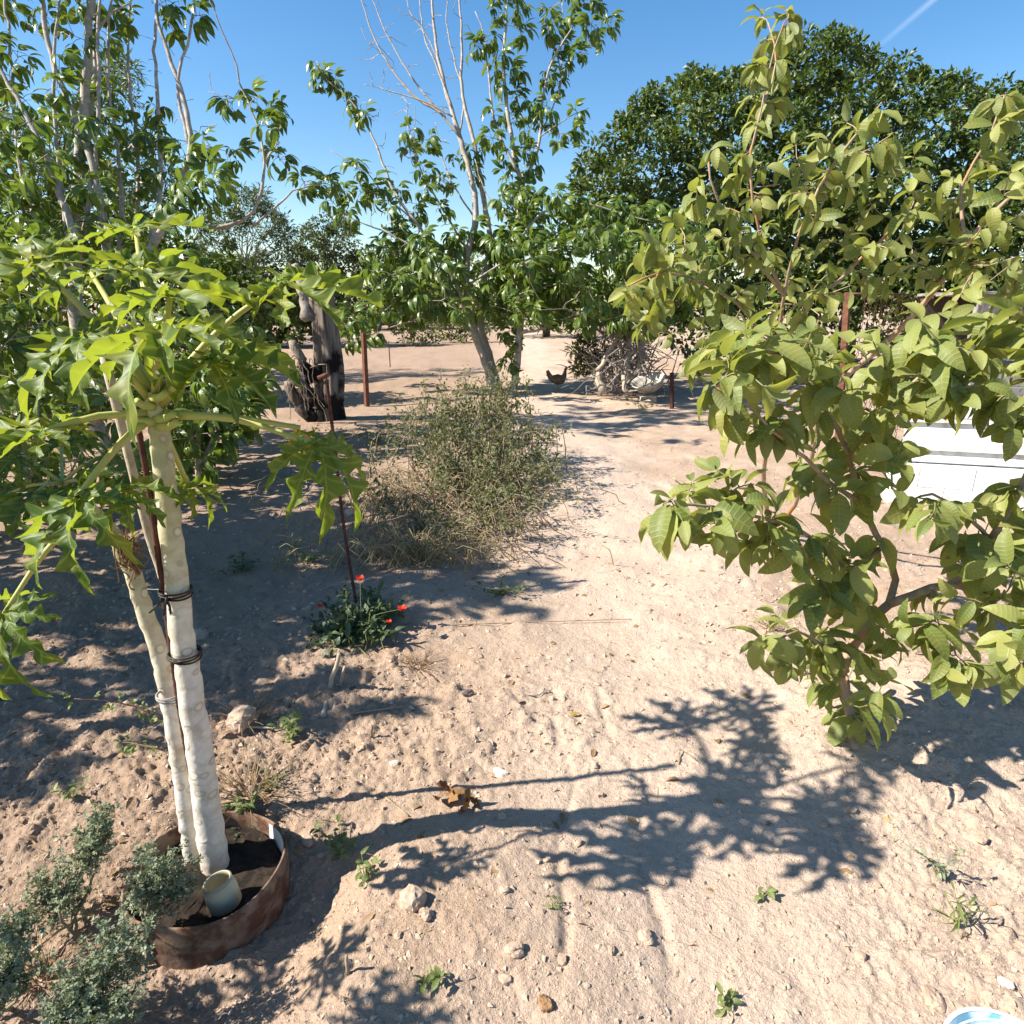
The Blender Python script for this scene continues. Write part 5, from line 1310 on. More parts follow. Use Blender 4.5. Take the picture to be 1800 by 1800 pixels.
def jar():
    c = np.array([POTC[0] + 0.085, POTC[1] - 0.085, 0.0])
    root = thing('glass_jar', c, 'dusty glass jar standing askew in the ring beside the thick stem', 'jar')
    ax = nrm(np.array([-0.22, 0.05, 1.0])); x = nrm(np.cross([0, 1, 0], ax)); R = np.stack([x, np.cross(ax, x), ax], -1)
    prof = [(0.0, 0.004), (0.036, 0.004), (0.040, 0.012), (0.041, 0.07), (0.040, 0.082), (0.034, 0.094), (0.035, 0.104), (0.033, 0.107), (0.031, 0.104), (0.030, 0.094), (0.036, 0.080), (0.037, 0.014), (0.0, 0.010)]
    g = Geo(); lathe(g, np.array(prof) * (1.05, 0.82), c + (0, 0, 0.03), R, 36); g.obj('jar_body', mj, root)
    g = Geo(); 
    for z in (0.080, 0.0835):
        a = np.linspace(0, 6.2832, 40); tube(g, np.stack([0.0372 * np.cos(a), 0.0372 * np.sin(a), np.full(40, z)], -1) @ R.T + c + (0, 0, 0.03), 0.0011, None, 5, False)
    g.obj('screw_thread', mj, root)
jar()
def rod(name, label, pts, r, mat, cat, ribs=False, group=None, ns=8):
    L = smooth_line(pts, 0.01 if ribs else 0.06)
    root = thing(name, L[0], label, cat, group); g = Geo()
    rr = np.full(len(L), r)
    if ribs: rr = r * (1 + 0.16 * (np.arange(len(L)) % 2))
    tube(g, L, rr, None, ns); g.obj('shaft', mat, root); return root
PYZ = lambda px, py, Y: P(px, py, Y / (CP - (py - 900) / F * SP))
rod('rebar_stake', 'dark ribbed rebar stake standing between the papaya stems', [PYZ(378, 1580, 1.50), PYZ(325, 1300, 1.50), PYZ(290, 1060, 1.51), PYZ(265, 880, 1.52), PYZ(242, 745, 1.53)], 0.0068, M['dark_rust'], 'stake', True)
rod('wooden_stake', 'long pale wooden pole leaning behind the papaya stems', [PYZ(352, 1440, 1.72), PYZ(300, 1080, 1.70), PYZ(262, 940, 1.69), PYZ(224, 790, 1.68), PYZ(184, 628, 1.67)], 0.0115, M['pale_wood'], 'stake', ns=9)
r_ = rod('iron_rod', 'thin dark red iron rod leaning over the poppies', [G(626, 1060), PYZ(605, 930, 3.42), PYZ(590, 800, 3.42), PYZ(574, 668, 3.42)], 0.0085, M['dark_rust'], 'rod', True)
g = Geo(); c = PYZ(573, 662, 3.42); tube(g, np.array([c + (-0.04, 0, -0.01), c + (0.015, 0, 0.012)]), 0.014, 0.012, 6); g.obj('crosspiece', M['rust'], r_)
def band(label, px, py, Y, R, tail=False, mat='black_band', seed=1, axis=(0.13, 0, 1)):
    rg = np.random.default_rng(seed); c = PYZ(px, py, Y); ax = nrm(np.array(axis, float)); x = nrm(np.cross([0, 1, 0], ax)); y = np.cross(ax, x)
    root = thing('rubber_tie', c, label, 'tie'); a = np.linspace(0, 6.2832, 40); g = Geo()
    for dz in (-0.003, 0.002, 0.006):
        tube(g, c + R * np.cos(a)[:, None] * x + R * np.sin(a)[:, None] * y + (dz + 0.004 * np.sin(a + dz * 300))[:, None] * ax, 0.0028, None, 5, False)
    g.obj('strap', M[mat], root)
    if tail:
        g = Geo()
        for k in range(3):
            s0 = c + np.array([rg.normal(-0.01, .012), -R - 0.004, 0.0]); tube(g, smooth_line([s0, s0 + rg.normal(0, 0.015, 3) + (0, -0.012, 0.005), s0 + rg.normal(0, 0.02, 3) + (-0.01, -0.01, -0.03)], 0.006), 0.004, 0.0028, 5)
        g.obj('knot', M[mat], root)
band('black knotted rubber tie high on the thick papaya stem', 309, 1040, 1.512, 0.0385, True)
band('black rubber band lower on the thick papaya stem', 325, 1150, 1.508, 0.0395, False, seed=2)
band('thin wire tie round the slimmer papaya stem near its foot', 298, 1222, 1.52, 0.0315, False, 'wire', 3)
g = Geo(); A, B = PYZ(240, 1034, 1.55), PYZ(300, 1036, 1.50); wr = thing('tie_wire', A, 'thin wire stretched between the two papaya stems', 'wire'); tube(g, np.array([A, (A + B) / 2 + (0, 0, -0.002), B]), 0.0012, None, 5); g.obj('strand', M['wire'], wr)

# posts on the far side
def post(name, label, foot_px, top_px, w, mat, cat='post', group=None):
    f = G(*foot_px); Y = f[1]; e = PYZ(*top_px, Y); root = thing(name, f, label, cat, group); g = Geo()
    tube(g, np.array([f + (0, 0, -0.1), f + (e - f) * 0.5, e]), w, w * 0.95, 4 if name != 'thin_rod' else 6); g.obj('shaft', mat, root, smooth=False)
post('iron_post', 'rust-brown iron post right of the charred stump', (645, 714), (639, 585), 0.045, M['rust'])
post('thin_rod', 'thin upright rod standing in the sandy field', (686, 645), (683, 600), 0.014, M['dark_rust'], 'rod')
post('iron_post', 'short dark post beside the pale bowl', (1182, 718), (1181, 655), 0.035, M['dark_rust'])
post('thin_rod', 'thin rod in front of the brush pile', (1078, 690), (1076, 632), 0.012, M['rust'], 'rod')

# charred dead stump
def stump():
    f = G(580, 738); Y = f[1]; sc_ = Y / 1.01 / F
    root = thing('dead_stump', f, 'tall charred dead stump with a split grey top', 'stump'); rg = np.random.default_rng(15)
    n, ns = 26, 30
    zz = np.linspace(-0.05, 1.62, n); th = np.linspace(0, 2 * math.pi, ns, endpoint=False)
    g = Geo(); V, tint = [], []
    for k, z in enumerate(zz):
        u = z / 1.6
        r = 0.18 - 0.05 * abs(u - 0.35) + 0.10 * max(0, 0.12 - u) * 3
        flute = 1 + 0.16 * np.sin(th * 5 + 1.5 * u + 0.5) + 0.10 * np.sin(th * 11 + 3 * u) + 0.05 * np.sin(th * 19 + u * 5) + rg.normal(0, 0.015, ns)
        cx = f[0] + 0.02 * math.sin(u * 3) + 0.03 * u; top = 0.16 * np.sin(th * 3 + 1.9) + 0.08 * np.sin(th * 7) if k == n - 1 else 0
        V.append(np.stack([cx + r * flute * np.cos(th) * 0.98, f[1] + r * flute * np.sin(th), np.full(ns, f[2] + z) + top], -1)); tint.append(np.full(ns, 0.0))
    V = np.concatenate(V); i = np.arange(n - 1)[:, None] * ns; j = np.arange(ns)[None]; j2 = (j + 1) % ns
    q = np.stack([i + j, i + j2, i + ns + j2, i + ns + j], -1).reshape(-1, 4)
    V = np.concatenate([V, [[f[0] + 0.03, f[1], f[2] + 1.35]]]); tr = [(n * ns, (n - 1) * ns + k, (n - 1) * ns + (k + 1) % ns) for k in range(ns)]
    uv = np.zeros((len(V), 3)); uv[:, 2] = np.clip((V[:, 2] - f[2]) / 1.6, 0, 1)
    g.add(V, q, tr, uv)
    m, nt, b, out = new_mat('charred_wood'); p = wpos(nt)
    mp = nd(nt, 'ShaderNodeMapping'); mp.inputs['Scale'].default_value = (14, 14, 1.6); lk(nt, p, mp.inputs[0])
    s = nd(nt, 'ShaderNodeSeparateXYZ'); lk(nt, attr_n(nt, 'luv').outputs['Vector'], s.inputs[0])
    n1 = noise_n(nt, 1.0, 5, 0.65, mp.outputs[0], 0.5); n2 = noise_n(nt, 3.2, 4, 0.6, p)
    c = mix_n(nt, ramp_n(nt, n1, 0.32, 0.66), (0.30, 0.245, 0.195), (0.075, 0.058, 0.048))
    ch = ramp_n(nt, math_n(nt, 'ADD', math_n(nt, 'SUBTRACT', 0.46, s.outputs[2]), math_n(nt, 'MULTIPLY', math_n(nt, 'SUBTRACT', n2, 0.5), 2.2)), -0.02, 0.2)
    c = mix_n(nt, ch, c, (0.014, 0.011, 0.010)); lk(nt, c, b.inputs['Base Color']); b.inputs['Roughness'].default_value = 0.9; b.inputs['Specular IOR Level'].default_value = 0.2
    bump_n(nt, n1, 0.8, 0.03, b); M['charred'] = m
    g.obj('trunk', m, root)
    g = Geo(); tube(g, smooth_line([f + (-0.12, 0, 1.35), f + (-0.20, 0, 1.75), f + (-0.30, 0.05, 2.05)], 0.08, 0.01, rg), 0.13, 0.05, 10, True, 0, 0.25); g.obj('broken_limb', M['grey_wood'], root)
    g = Geo()
    for (dx, dz, r) in ((-0.36, 0.55, 0.12), (-0.42, 0.30, 0.11), (-0.30, 0.85, 0.10)):
        tube(g, smooth_line([f + (-0.15, -0.05, dz - 0.3), f + (dx, -0.12, dz), f + (dx - 0.08, -0.08, dz + 0.22)], 0.06, 0.015, rg), r, r * 0.5, 9, True, 0, 0.3)
    g.obj('burnt_roots', m, root)
    g = Geo()
    for k in range(9):
        s0 = f + np.array([rg.uniform(-0.45, -0.1), -0.3, rg.uniform(0.6, 0.9)]); tube(g, smooth_line([s0, s0 + (rg.normal(0.1, .1), -.05, 0.05), s0 + (rg.normal(0.15, .2), -0.08, -rg.uniform(0.3, 0.8))], 0.08, 0.01, rg), 0.008, 0.005, 4, False)
    g.obj('dry_vine', M['twig'], root)['kind'] = 'stuff'
stump()

# brush pile
def brush():
    f = G(1105, 690); rg = np.random.default_rng(33); root = thing('brush_pile', f, 'heap of grey dead branches at the foot of the big dark tree', 'brush pile')
    g = Geo(); c0 = P(1100, 630, 11.6); W_ = 62 * 12 / F; Hh = 150 * 12 / F
    for k in range(420):
        x = rg.normal(0, 0.40) * W_; y = rg.normal(0, 0.35); z = rg.random() * Hh * max(0.15, 1 - (x / W_) ** 2 * 0.8)
        s0 = np.array([c0[0] + x, c0[1] + y, f[2] + z]); d = nrm(rg.normal(0, 1, 3) * (0.9, 0.5, 0.9)); L = rg.uniform(0.25, 0.8)
        e = s0 + d * L; e[2] = max(e[2], f[2] + 0.03)
        tube(g, smooth_line([s0, (s0 + e) / 2 + rg.normal(0, 0.06, 3), e], 0.15, 0.02, rg), rg.uniform(0.006, 0.018), 0.004, 4, False, rg.random() * 0.5)
    g.obj('tangled_twigs', M['grey_wood'], root)['kind'] = 'stuff'
    for (a, b, r) in (((1100, 672), (1108, 585), 0.07), ((1125, 600), (1122, 655), 0.06), ((1060, 690), (1052, 655), 0.08), ((1085, 640), (1150, 590), 0.045), ((1050, 650), (1085, 585), 0.04), ((1112, 690), (1095, 660), 0.06)):
        A, B = P(a[0], a[1], 11.3), P(b[0], b[1], 11.3); gg = Geo(); tube(gg, smooth_line([A, (A + B) / 2 + rg.normal(0, .05, 3), B], 0.12, 0.02, rg), r, r * 0.65, 8, True, 0, 0.15); gg.obj('log', M['pale_wood'], root)
brush()
def bowl():
    c = P(1140, 672, 11.0); root = thing('pale_bowl', c + (0, 0, -0.2), 'pale round bowl lying tilted beside the brush pile', 'bowl')
    ax = nrm(np.array([-0.30, -0.22, 0.9])); x = nrm(np.cross([0, 1.0, 0], ax)); R = np.stack([x, np.cross(ax, x), ax], -1)
    prof = [(0.0, -0.17), (0.12, -0.165), (0.22, -0.10), (0.275, 0.0), (0.30, 0.03), (0.31, 0.05), (0.295, 0.055), (0.26, 0.0), (0.20, -0.08), (0.0, -0.12)]
    g = Geo(); lathe(g, np.array(prof) * 0.95, c, R, 32); g.obj('bowl_body', M['bowl'], root)
    g = Geo(); box(g, c + (-0.05, -0.2, -0.24), (0.28, 0.14, 0.09), rotz(0.1), 0, 0.01); o = g.obj('pale_block', M['stone_white']); o['label'] = 'small pale block propping the tilted bowl'; o['category'] = 'block'
bowl()

# hen
def hen():
    f = G(979, 688); s = 1.0; root = thing('hen', f, 'dark brown speckled hen standing on the sandy path', 'hen')
    me = bpy.data.meshes.new('body'); 
    pts = [(-0.20, 0, 0.40, 0.012, 0.03), (-0.17, 0, 0.33, 0.02, 0.045), (-0.13, 0, 0.265, 0.045, 0.055), (-0.06, 0, 0.235, 0.085, 0.085), (0.02, 0, 0.225, 0.10, 0.105), (0.09, 0, 0.235, 0.085, 0.095), (0.135, 0, 0.28, 0.055, 0.055), (0.15, 0, 0.34, 0.035, 0.036), (0.155, 0, 0.385, 0.026, 0.028), (0.165, 0, 0.415, 0.03, 0.03), (0.19, 0, 0.425, 0.018, 0.018), (0.205, 0, 0.422, 0.005, 0.006)]
    n, ns = len(pts), 14; th = np.linspace(0, 6.2832, ns, endpoint=False); V = []
    C = np.array([[p[0], 0, p[2]] for p in pts]); T = nrm(np.gradient(C, axis=0))
    for k, p in enumerate(pts):
        y = np.array([0, 1.0, 0]); z = np.cross(T[k], y)
        V.append(C[k] + p[3] * np.cos(th)[:, None] * y + p[4] * np.sin(th)[:, None] * z)
    V = np.concatenate(V) * s @ rotz(0.25).T + f; i = np.arange(n - 1)[:, None] * ns; j = np.arange(ns)[None]; j2 = (j + 1) % ns
    g = Geo(); g.add(V, np.stack([i + j, i + j2, i + ns + j2, i + ns + j], -1).reshape(-1, 4)); g.obj('body', M['feather'], root)
    R = rotz(0.25)
    for sg in (-1, 1):
        g = Geo(); A = f + R @ np.array([0.02, sg * 0.045, 0.15]); B = f + R @ np.array([0.03, sg * 0.045, 0.01]); tube(g, np.array([A + (0, 0, .02), A + (0.0, 0, -0.06), B]), 0.012, 0.007, 6)
        for a in (-0.5, 0, 0.5, 3.14): tube(g, np.array([B, B + R @ np.array([0.05 * math.cos(a), 0.05 * math.sin(a), -0.004])]), 0.005, 0.003, 5)
        g.obj('leg', M['petiole'], root)
        g = Geo(); W_ = [(-0.10, 0.02), (-0.02, 0.07), (0.08, 0.05), (0.09, -0.01), (0.0, -0.035), (-0.08, -0.01)]
        V = np.array([[x, sg * 0.105 * (1 - 0.4 * abs(x) / 0.1), 0.235 + z] for x, z in W_] + [[0.0, sg * 0.122, 0.25]]); g.add(V @ R.T + f, None, [(6, k, (k + 1) % 6) for k in range(6)]); g.obj('wing', M['feather'], root)
    g = Geo()
    for k in range(7):
        V, q, uv = leaf_tpl(3, 2, 0.3, 0.1, 0.25, 0, (.8, .6), 0, 0); d = R @ nrm(np.array([-0.45 - 0.05 * k, (k - 3) * 0.06, 1.0 - 0.08 * k])); g.add(V * 0.14 @ frames(d[None], (R @ np.array([1.0, 0, 0.4]))[None])[0].T + f + R @ np.array([-0.14, 0, 0.27]), q, None, uv)
    g.obj('tail', M['feather'], root)
    g = Geo(); V = np.array([[0.15, 0, 0.44], [0.16, 0, 0.468], [0.168, 0, 0.448], [0.176, 0, 0.466], [0.186, 0, 0.445], [0.19, 0, 0.435], [0.168, 0.006, 0.44], [0.168, -0.006, 0.44]]); g.add(V @ R.T + f, None, [(6, k, k + 1) for k in range(5)] + [(7, k + 1, k) for k in range(5)]); g.obj('comb', M['petal_red'], root)
M['feather'] = plain_mat('feather', (0.085, 0.052, 0.038), (0.30, 0.22, 0.16), 45, 0.7, 0.3, 0.3)
hen()

# ================================================================== white ribbed sheets, block wall, wire panel and coop at right
def white_wall():
    f = G(1560, 884); A = -0.27; Rw = rotz(A); z0 = float(H(f[0] + 0.4, f[1])) - 0.02; o0 = np.array([f[0], f[1], z0])
    W_ = lambda x, y, z: o0 + Rw @ np.array([x, y, z])
    root = thing('block_wall', o0, 'low white-painted block wall at the right edge', 'wall'); rg = np.random.default_rng(4)
    for r in range(2):
        for k in range(7):
            x = 0.2 + k * 0.402 - (0.2 if r else 0); w = 0.4
            if r and k == 0: x, w = 0.1, 0.2
            g = Geo(); box(g, W_(x, 0.1 + rg.normal(0, 0.0015), 0.09 + r * 0.1805), (w - 0.002, 0.2, 0.179), Rw, 0, 0.003); g.obj('block', M['white_paint'], root, smooth=False)
    s = thing('ribbed_sheet', W_(0.05, 0.12, 0.37), 'white horizontally ribbed sheet metal standing on the low white wall', 'sheet metal')
    prof = [(0.02, 0.366), (-0.02, 0.385), (0.06, 0.47), (0.0, 0.475), (-0.005, 0.56), (0.0, 0.565), (0.0, 0.62), (0.07, 0.70), (0.01, 0.705), (0.012, 0.745), (0.006, 0.75), (0.014, 0.86), (0.03, 0.875)]
    V = []
    for x in (0.06, 3.0):
        for off in (0, 0.02): V += [W_(x, 0.10 + y + off, z) for y, z in prof]
    m = len(prof); q = [(k, 2 * m + k, 2 * m + k + 1, k + 1) for k in range(m - 1)] + [(m + k, m + k + 1, 3 * m + k + 1, 3 * m + k) for k in range(m - 1)] + [(k, k + 1, m + k + 1, m + k) for k in range(m - 1)]
    g = Geo(); g.add(np.array(V), q); g.obj('sheet', M['white_paint'], s, smooth=False)
white_wall()
def wire_panel():
    Y = 6.3; f = PYZ(1490, 700, Y); f[2] = float(H(f[0], f[1])); root = thing('wire_panel', f, 'rusty chicken-wire panel with an iron post behind the guava', 'fence panel')
    top = PYZ(1490, 514, Y); g = Geo(); tube(g, np.array([f + (0, 0, -.05), (f + top) / 2, top]), 0.035, None, 4); g.obj('post', M['rust'], root, smooth=False)
    w = 0.62; h = top[2] - f[2]; g = Geo()
    tube(g, np.array([top + (0, 0, -0.01), top + (w, 0.1, -0.02)]), 0.010, None, 5); g.obj('top_rail', M['rust'], root)
    g = Geo(); d = 0.055
    nx, nz = int(w / d), int(h / d)
    for a in range(nx):
        for sg in (1, -1):
            L = []
            for k in range(nz * 2 + 1):
                z = f[2] + k * d / 2; x = f[0] + a * d + (d / 2 if (k // 1) % 2 else 0) * sg * 0.5 + d / 2
                L.append([x, f[1] + 0.16 * (x - f[0]) + 0.01 * math.sin(k), z])
            tube(g, np.array(L), 0.0032, None, 3, False)
    g.obj('wire_mesh', M['rust'], root)['kind'] = 'stuff'
wire_panel()
def coop():
    Y = 6.6; f = PYZ(1690, 690, Y); f[2] = float(H(f[0], f[1])); x0 = f[0]; root = thing('wooden_coop', f, 'weathered wooden coop with a pale plank roof at the right edge', 'coop'); rg = np.random.default_rng(2)
    zt = PYZ(1700, 520, Y)[2]; zm = PYZ(1700, 640, Y)[2]
    for k in range(3):
        g = Geo(); box(g, (x0 + 0.9, Y + 0.15 + k * 0.33, zt + 0.02 + rg.normal(0, .004)), (1.9, 0.32, 0.03), rotx(-0.04), 0, 0.004); g.obj('roof_plank', M['grey_wood'], root, smooth=False)
    g = Geo(); box(g, (x0 + 0.9, Y + 0.0, zt - 0.10), (1.85, 0.03, 0.18), None, 0, 0.004); g.obj('front_plank', M['grey_wood'], root, smooth=False)
    g = Geo(); box(g, (x0 + 0.9, Y + 0.9, (zt + zm) / 2), (1.85, 0.03, zt - zm), None); g.obj('back_board', M['bark_dark'], root, smooth=False)
    for dx in (0.02, 0.9, 1.8):
        g = Geo(); box(g, (x0 + dx, Y + 0.035, (zt + f[2]) / 2 - 0.05), (0.07, 0.06, zt - f[2] - 0.1), None, 0, 0.004); g.obj('corner_post', M['grey_wood'], root, smooth=False)
    g = Geo()
    for k in range(14):
        a, b = rg.random(3), rg.random(3); A = np.array([x0 + a[0] * 1.8, Y + 0.2 + a[1] * 0.5, zm + a[2] * 0.3]); B = A + np.array([rg.normal(0, .4), rg.normal(0, .1), rg.normal(0, .15)]); tube(g, np.array([A, (A + B) / 2, B]), 0.012, 0.008, 5)
    g.obj('sticks_inside', M['twig'], root)['kind'] = 'stuff'
    for k in range(5):
        g = Geo(); box(g, (x0 + 0.15 + k * 0.41, Y - 0.06, zm - 0.11), (0.39, 0.19, 0.19), rotz(rg.normal(0, .02)), 0, 0.006); o = g.obj('concrete_block', M['concrete'], smooth=False)
        o['label'] = 'grey concrete block in the row under the coop front'; o['category'] = 'block'; o['group'] = 'blocks under the coop'
        g = Geo(); box(g, (x0 + 0.15 + k * 0.41, Y - 0.06, (zm - 0.205 + f[2] - 0.05) / 2), (0.39, 0.19, zm - 0.205 - f[2] + 0.05), rotz(rg.normal(0, .01)), 0, 0.006); o = g.obj('concrete_block', M['concrete'], smooth=False)
        o['label'] = 'grey concrete block in the row under the coop front'; o['category'] = 'block'; o['group'] = 'blocks under the coop'
coop()

# ================================================================== bucket in the corner
def bucket():
    c = CAM + ray(1792, 1890) * 1.26; zr = c[2]; f = np.array([c[0], c[1], float(H(c[0], c[1]))])
    root = thing('paint_bucket', f, 'white bucket smeared with blue paint at the bottom right corner', 'bucket'); R = 0.125
    m, nt, b, out = new_mat('paint_smear'); n1 = noise_n(nt, 16, 3, 0.5, wpos(nt), 1.2)
    lk(nt, mix_n(nt, ramp_n(nt, n1, 0.42, 0.58), (0.16, 0.42, 0.55), (0.78, 0.80, 0.80)), b.inputs['Base Color']); b.inputs['Roughness'].default_value = 0.35
    h = zr - f[2]
    g = Geo(); lathe(g, [(R * 0.85, 0.0), (R * 0.98, h - 0.03), (R * 1.0, h - 0.03), (R * 1.03, h - 0.025), (R * 1.03, h), (R * 1.0, h + 0.003), (R * 0.965, h)], f, None, 48); g.obj('shell', M['white_paint'], root)
    g = Geo(); lathe(g, [(R * 0.962, h - 0.001), (R * 0.90, h - 0.10), (R * 0.82, 0.04), (0.0, 0.04)], f, None, 48); g.obj('painted_inside', m, root)
    g = Geo(); a = np.linspace(0, math.pi, 28); tube(g, np.stack([f[0] + (R * 1.05) * np.cos(a), f[1] + 0.10 * np.sin(a) + 0.0, f[2] + h - 0.02 + 0.10 * np.sin(a) * 0.25], -1), 0.0022, None, 6); g.obj('handle', M['white_paint'], root)
bucket()

# ================================================================== stones, sticks and litter
def stone(name, label, px, py, rpx, mat, seed, flat=0.55, group=None, base=None, amp=0.35, cat='stone'):
    rg = np.random.default_rng(seed); c = G(px, py); r = rpx * np.linalg.norm(c - CAM) / F
    V, T = lump(rg, base or ICO2, amp); V = np.sign(V) * np.abs(V) ** 0.8 + rg.normal(0, 0.05 if len(V) > 100 else 0.10, V.shape); V = V * (r, r * 0.85, r * flat) @ rotz(rg.random() * 6.28).T + c + (0, 0, r * flat * 0.35)
    g = Geo(); g.add(V, None, T); o = g.obj(name, M[mat], smooth=False, origin=c); o['label'] = label; o['category'] = cat
    if group: o['group'] = group
stone('stone', 'squarish earth-coloured stone casting a shadow right of the ring', 725, 1588, 20, 'stone', 1, 0.9)
stone('stone', 'small round stone just below the squarish one', 748, 1610, 10, 'stone', 2, 0.8)
stone('stone', 'flat whitish pebble left of the papaya leaf shadow', 880, 1360, 11, 'stone_white', 3, 0.4)
stone('stone', 'dark stone on the bare earth behind the papaya shadow', 822, 1221, 9, 'stone_dark', 4, 0.7)
stone('stone', 'white pebble left of the dried lumps', 693, 1344, 7, 'stone_white', 5, 0.6)
stone('stone', 'pale clod by the bucket rim', 1640, 1757, 14, 'stone', 6, 0.5)
stone('stone', 'whitish round pebble above the bucket', 1768, 1728, 8, 'stone_white', 7, 0.5)
stone('stone', 'cracked pale clod on the path near the bottom', 1137, 1650, 12, 'stone', 8, 0.5)
stone('stone', 'angular clod right of the squarish stone', 905, 1670, 13, 'stone', 9, 0.6)
stone('stone', 'grey stone in the shade left of the papaya ring', 350, 1120, 14, 'stone', 13, 0.6)
stone('stone', 'white stone by the red rod in front of the thicket', 612, 905, 9, 'stone_white', 14, 0.7)
stone('stone', 'brown clod pile at the foot of the slim stem', 425, 1268, 22, 'stone', 15, 0.6)
stone('stone', 'small reddish clod near the bottom centre', 958, 1765, 11, 'dung', 17, 0.6)
rgx = np.random.default_rng(19); k = 0
while k < 34:
    x, y = rgx.uniform(480, 1790), rgx.uniform(1000, 1790)
    stone('clod', 'small earth clod lying loose on the bare soil', x, y, rgx.uniform(4, 8.5), 'stone', 100 + k, rgx.uniform(0.4, 0.75), 'small loose clods', ICO1, 0.4, cat='clod'); k += 1
def stick(label, pts, r, mat='pale_wood', seed=1, name='stick', group=None, ns=7):
    rg = np.random.default_rng(seed); L = smooth_line(pts, 0.03, r * 0.15, rg); c = L[0]; g = Geo(); tube(g, L, r, r * 0.7, ns, True, 0, 0.1, seed); o = g.obj(name, M[mat], origin=c); o['label'] = label; o['category'] = 'stick'
    if group: o['group'] = group
stick('thick cut cane leaning upright, left of the pair below the poppies', [G(568, 1262), PYZ(580, 1210, 2.42), PYZ(596, 1150, 2.40)], 0.012)
stick('thin cut cane leaning upright, right of the pair below the poppies', [G(588, 1248), PYZ(597, 1210, 2.45), PYZ(606, 1172, 2.43)], 0.008, seed=2)
stick('short upright peg in the bare earth', [G(654, 1296), G(654, 1296) + (0, 0, 0.055)], 0.006, 'twig', 3)
stick('short dark peg by the shadow near the bottom', [G(612, 1712), G(612, 1712) + (0, 0, 0.06)], 0.005, 'twig', 4)
stick('pale straw stick lying left of the dried lumps', [G(678, 1405, .006), G(718, 1437, .006)], 0.004, 'straw', 5)
stick('dark twig lying from the canes toward the path', [G(618, 1258, .008), G(680, 1250, .012), G(752, 1240, .006)], 0.004, 'twig', 6)
stick('small L-shaped twig on the path by the guava shadow', [G(1193, 1345, .005), G(1196, 1322, .012), G(1225, 1340, .006)], 0.0025, 'twig', 7)
stick('grey forked twig on the path behind the papaya shadow', [G(925, 1222, .006), G(950, 1225, .01), G(957, 1214, .012)], 0.004, 'grey_wood', 8)
stick('pale stick leaning against the front of the ring', [G(340, 1672, .01), G(388, 1632, .04)], 0.004, 'pale_wood', 9)
stick('thin reed lying behind the sage bushes', [G(50, 1690, .02), G(110, 1650, .03), G(165, 1615, .02)], 0.004, 'straw', 10)
stick('long pale twig lying on earth beyond the yellow leaf', [G(700, 1105, .01), G(850, 1100, .012), G(1000, 1095, .012), G(1110, 1090, .006)], 0.003, 'twig', 11)
stick('pale stick on the ground beside the slim papaya stem', [G(398, 1280, .012), G(440, 1283, .012), G(492, 1284, .01)], 0.005, 'pale_wood', 12)
def fallen(label, px, py, size, mat, seed, cat='leaf'):
    rg = np.random.default_rng(seed); c = G(px, py, 0.006); V, q, uv = leaf_tpl(8, 4, 0.3, 0.6, 0.2, 0.2, (.9, .7), 0.02); a = rg.random() * 6.28
    g = Geo(); g.add(V * size @ rotz(-1.2).T + c, q, None, uv, 0.2); o = g.obj('fallen_leaf', M[mat], origin=c); o['label'] = label; o['category'] = cat
fallen('curled yellow leaf lying on the path', 1000, 1258, 0.055, 'yellow_leaf', 1)
fallen('dry yellow leaf inside the ring by the jar', 455, 1500, 0.045, 'yellow_leaf', 2)
def curled(label, px, py, seed):
    rg = np.random.default_rng(seed); c = G(px, py, 0.004); g = Geo()
    for k in range(5):
        V, q, uv = leaf_tpl(9, 6, 0.62, 1.1, rg.uniform(-0.9, 0.5), rg.normal(0, .15), (.8, .6), 0.07, 0, rg.normal(0, .8)); d = nrm(np.array([rg.normal(0.25, .5), rg.normal(-0.5, .4), rg.uniform(0.1, 0.5)]))
        g.add(V * rg.uniform(0.035, 0.058) @ frames(d[None], nrm(rg.normal(0, .6, 3) + UP)[None])[0].T + c + rg.normal(0, .012, 3) * (1, 1, .3) + (0, 0, .006), q, None, uv, rg.random())
    o = g.obj('dry_leaf_curl', M['brown_leaf'], origin=c); o['label'] = label; o['category'] = 'dry leaf'
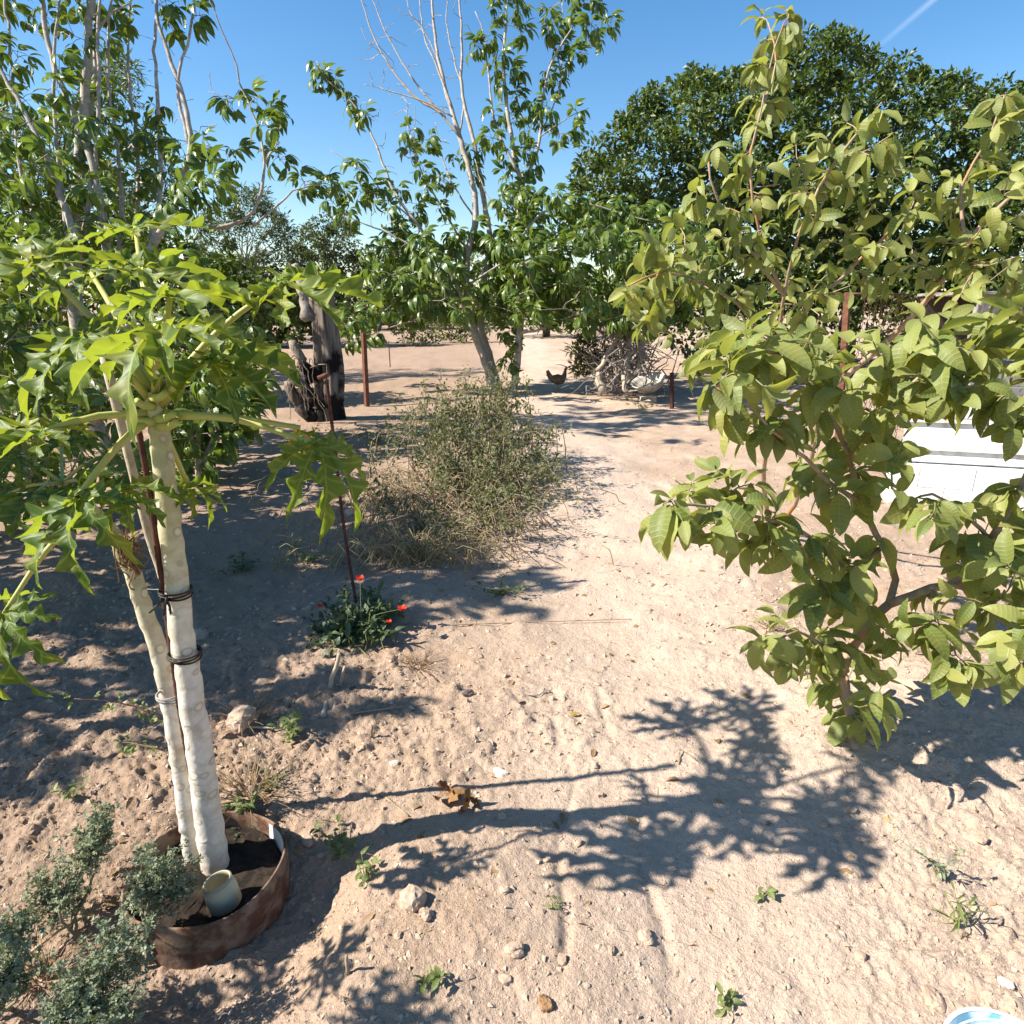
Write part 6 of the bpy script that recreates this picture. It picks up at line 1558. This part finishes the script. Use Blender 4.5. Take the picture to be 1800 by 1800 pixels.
M['brown_leaf'] = leaf_mat('brown_leaf', (0.20, 0.105, 0.045), (0.30, 0.175, 0.080), (0.24, 0.14, 0.07), 0.12, 0.8, 6, (1.2, 1.0, 0.7), spot=(0.12, 0.06, 0.03), patch=0.6, spec=0.15)
curled('crumpled brown dry leaf standing on the soil, left of the pair', 790, 1398, 1)
curled('crumpled brown dry leaf by the stem shadow, right of the pair', 830, 1418, 2)
# withered brown plants
tuft('withered_plant', 'small withered brown plant right of the poppies', 'dead plant', 735, 1172, 60, 0.06, 0.06, M['dry_leaf'], 11, 0.0016)
tuft('withered_plant', 'withered brown sprigs behind the slim papaya stem', 'dead plant', 430, 1262, 50, 0.06, 0.06, M['dry_leaf'], 12, 0.0016)
tuft('withered_plant', 'brown dead sprigs between the sage bushes', 'dead plant', 75, 1722, 70, 0.06, 0.05, M['dry_leaf'], 13, 0.0016)
tuft('withered_plant', 'dry brown sprigs over the back rim of the ring', 'dead plant', 440, 1400, 90, 0.08, 0.09, M['dry_leaf'], 14, 0.0016)
def litter():
    rg = np.random.default_rng(8); g = Geo(); n = 3000
    y = 1.2 * np.exp(rg.random(n) * math.log(12 / 1.2)); x = (rg.random(n) * 2 - 1) * 0.8 * (y + 0.4)
    w = np.clip(0.12 + 0.9 * np.clip((-0.2 - x) / 1.0, 0, 1) + 1.0 * gauss(x, y, -0.3, 4.5, 1.4, 1.8), 0, 1); kp = rg.random(n) < w; x, y = x[kp], y[kp]; n = len(x)
    pos = np.stack([x, y, HD(x, y) + 0.004], -1); a = rg.random(n) * 6.28; d = np.stack([np.cos(a), np.sin(a), rg.normal(0, .2, n)], -1)
    bake(g, [leaf_tpl(3, 2, 0.4, 0.5, 0.4, 0.1, (.9, .7)), leaf_tpl(2, 2, 0.06, 0.3, 0.1, 0.1, (.9, .4))], pos, frames(d, nrm(rg.normal(0, .35, (n, 3)) + UP)), rg.uniform(0.02, 0.06, n), rg.integers(0, 2, n), rg.random(n))
    o = g.obj('leaf_litter', M['dry_leaf']); o['kind'] = 'stuff'; o['label'] = 'thin scatter of dry leaf bits and straw over the soil'; o['category'] = 'litter'
litter()
